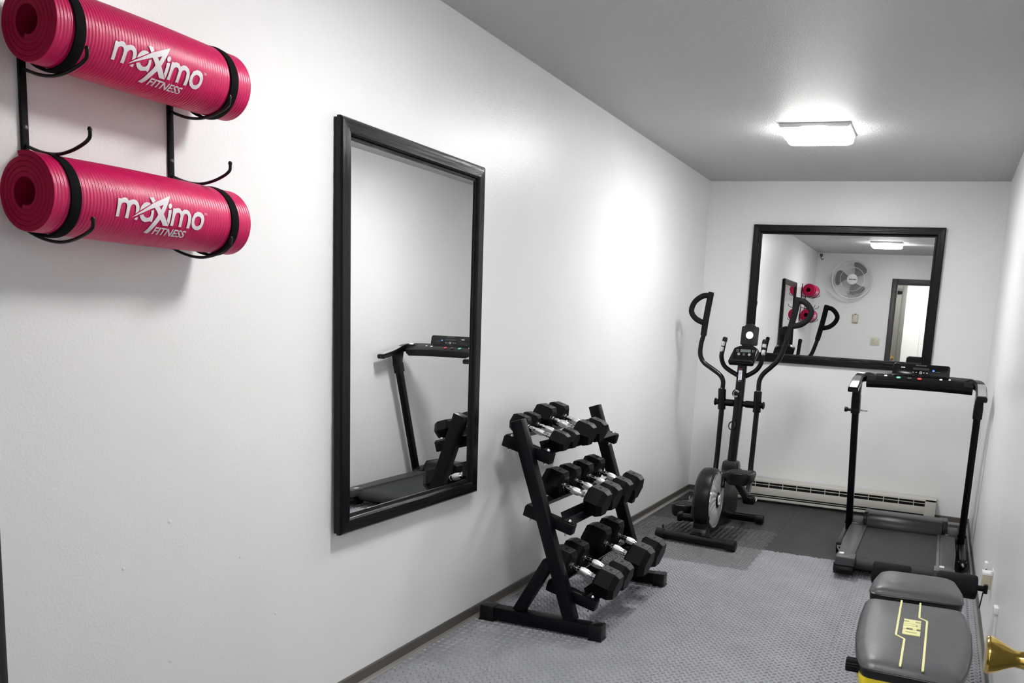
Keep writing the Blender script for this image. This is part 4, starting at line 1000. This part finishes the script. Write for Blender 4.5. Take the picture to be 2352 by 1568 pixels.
cl = Thing('cable_clip', 'small white cable clip on the right wall above the foam roller', 'clip', (W, 4.34, .29))
cl.part('clip', MB().box((W-.014, 4.32, .285), (W, 4.36, .315), .003), 'white_plastic')
cl.part('cord', MB().tube([(W-.004, 4.34, .288), (W-.004, 4.34, .17), (W-.012, 4.34, .09)], .003, 8), 'black_rod')

# ------------------------------------------------------------------ front wall: fan, plates, hook (seen in the back mirror)
fn = Thing('wall_fan', 'white wall-mounted fan with grey blades, seen in the back mirror', 'fan', (.52, YF, 2.02))
ft = math.radians(10); fo = Vector((.52, YF+.20, 2.045)); fnn = Vector((.10, math.cos(ft), -math.sin(ft))).normalized()
fx = Vector((0, 0, 1)).cross(fnn).normalized(); fz = fnn.cross(fx)
def fp(r, a, h_): return fo+fx*(r*math.cos(a))+fz*(r*math.sin(a))+fnn*h_
def ringp(r, h_, n=56): return [fp(r, 2*PI*k/n, h_) for k in range(n)]
FR = .268
fn.part('cage_rim', MB().tube(ringp(FR, .0), .0065, 8, closed=True), 'fan_white')
for r, h_, q in ((FR*.60, .045, .003), (FR*.86, .028, .0022), (FR*.60, -.06, .003), (FR*.86, -.045, .0022)):
    fn.part('cage_ring', MB().tube(ringp(r, h_), q, 6, closed=True), 'fan_wire')
wr = MB()
for k in range(60):
    a = 2*PI*k/60
    wr.tube([fp(.075, a, .052), fp(FR*.6, a+.12, .045), fp(FR*.86, a+.19, .028), fp(FR, a+.22, 0), fp(FR*.86, a+.19, -.045), fp(FR*.6, a+.12, -.06), fp(.06, a, -.065)], .0009, 4, caps=False)
fn.part('cage_wires', wr, 'fan_wire', kind='stuff')
for k in range(3):
    a0 = math.radians(17+120*k); secs = []
    for r, w0, w1 in ((.05, -.32, .32), (.10, -.40, .42), (.16, -.50, .54), (.205, -.56, .54), (.225, -.46, .42), (.233, -.28, .24)):
        row = []
        for i in range(7):
            u = i/6; a = a0+w0+(w1-w0)*u-r*1.2; row.append(fp(r, a, -.022+.034*u))
        secs.append(row+[p-fnn*.002 for p in row[::-1]])
    fn.part('fan_blade', MB().loft(secs), 'fan_blade', angle=60)
hb_ = fn.part('hub_cap', MB().lathe([(0, .062), (.05, .060), (.070, .052), (.074, .044), (.05, .040), (0, .04)], fo, fnn, 32), 'fan_white')
for i, w in enumerate((.012, .009, .011, .008, .012, .010, .011)):
    x = -.045+i*.0135; fn.part('hub_mark', MB().prism(rrect(w, .012, .002, 3, x+.003, 0), fo+fnn*.0612, fx, fz, fnn*.0015), 'plastic_black', hb_)
fn.part('motor', MB().lathe([(0, -.13), (.05, -.125), (.068, -.10), (.070, -.05), (.03, -.045), (.03, .03), (0, .03)], fo, fnn, 24), 'fan_white')
fn.part('wall_bracket', MB().box((.48, YF, 1.83), (.56, YF+.03, 1.99), .006).tube(smooth_path([(.52, YF+.02, 1.87), (.52, YF+.07, 1.865), (.52, YF+.11, 1.90), tuple(fo-fnn*.09)], 6), .016, 10), 'fan_white')
pc_ = fn.part('pull_cord', MB().tube([(.47, YF+.12, 1.92), (.47, YF+.12, 1.66)], .0018, 6), 'fan_white')
fn.part('pull_bell', MB().lathe([(0, 0), (.012, .002), (.010, .012), (.004, .022), (0, .024)], (.47, YF+.12, 1.64), (0, 0, 1), 12), 'fan_white', pc_)
th_ = Thing('thermostat', 'beige rectangular wall thermostat below the fan, seen in the mirror', 'thermostat', (.595, YF, 1.445))
th_.part('body', MB().box((.555, YF, 1.448), (.635, YF+.028, 1.568), .004), 'beige_box')
th_.part('cover', MB().box((.563, YF+.026, 1.461), (.627, YF+.034, 1.555), .003), 'ivory')
th_.part('dial', MB().cyl((.595, YF+.02, 1.566), (.595, YF+.02, 1.575), .012, seg=14), 'powder_black')
op = Thing('wall_plate', 'ivory double wall plate with outlet and switch beside the door, seen in mirror', 'wall plate', (.89, YF, 1.15))
op.part('plate', MB().box((.828, YF, 1.148), (.955, YF+.006, 1.263), .002), 'ivory')
for z in (1.185, 1.226): op.part('socket', MB().prism(rrect(.034, .028, .010, 4, .865, z), (0, YF+.005, 0), (1, 0, 0), (0, 0, 1), (0, .003, 0)), 'beige_box')
op.part('switch_toggle', MB().box((.914, YF+.005, 1.195), (.922, YF+.018, 1.215), .002), 'ivory')
hk_ = Thing('ceiling_hook', 'small grey metal hook in the corner by the ceiling, seen in mirror', 'hook', (.05, YF, 2.3))
hk_.part('plate', MB().box((.025, YF, 2.345), (.065, YF+.006, 2.385), .002), 'grey_metal')
hk_.part('hook_rod', MB().tube(smooth_path([(.045, YF+.004, 2.372), (.045, YF+.05, 2.372), (.05, YF+.075, 2.35), (.06, YF+.08, 2.315), (.075, YF+.075, 2.300), (.088, YF+.07, 2.315)], 5), .006, 8), 'grey_metal')
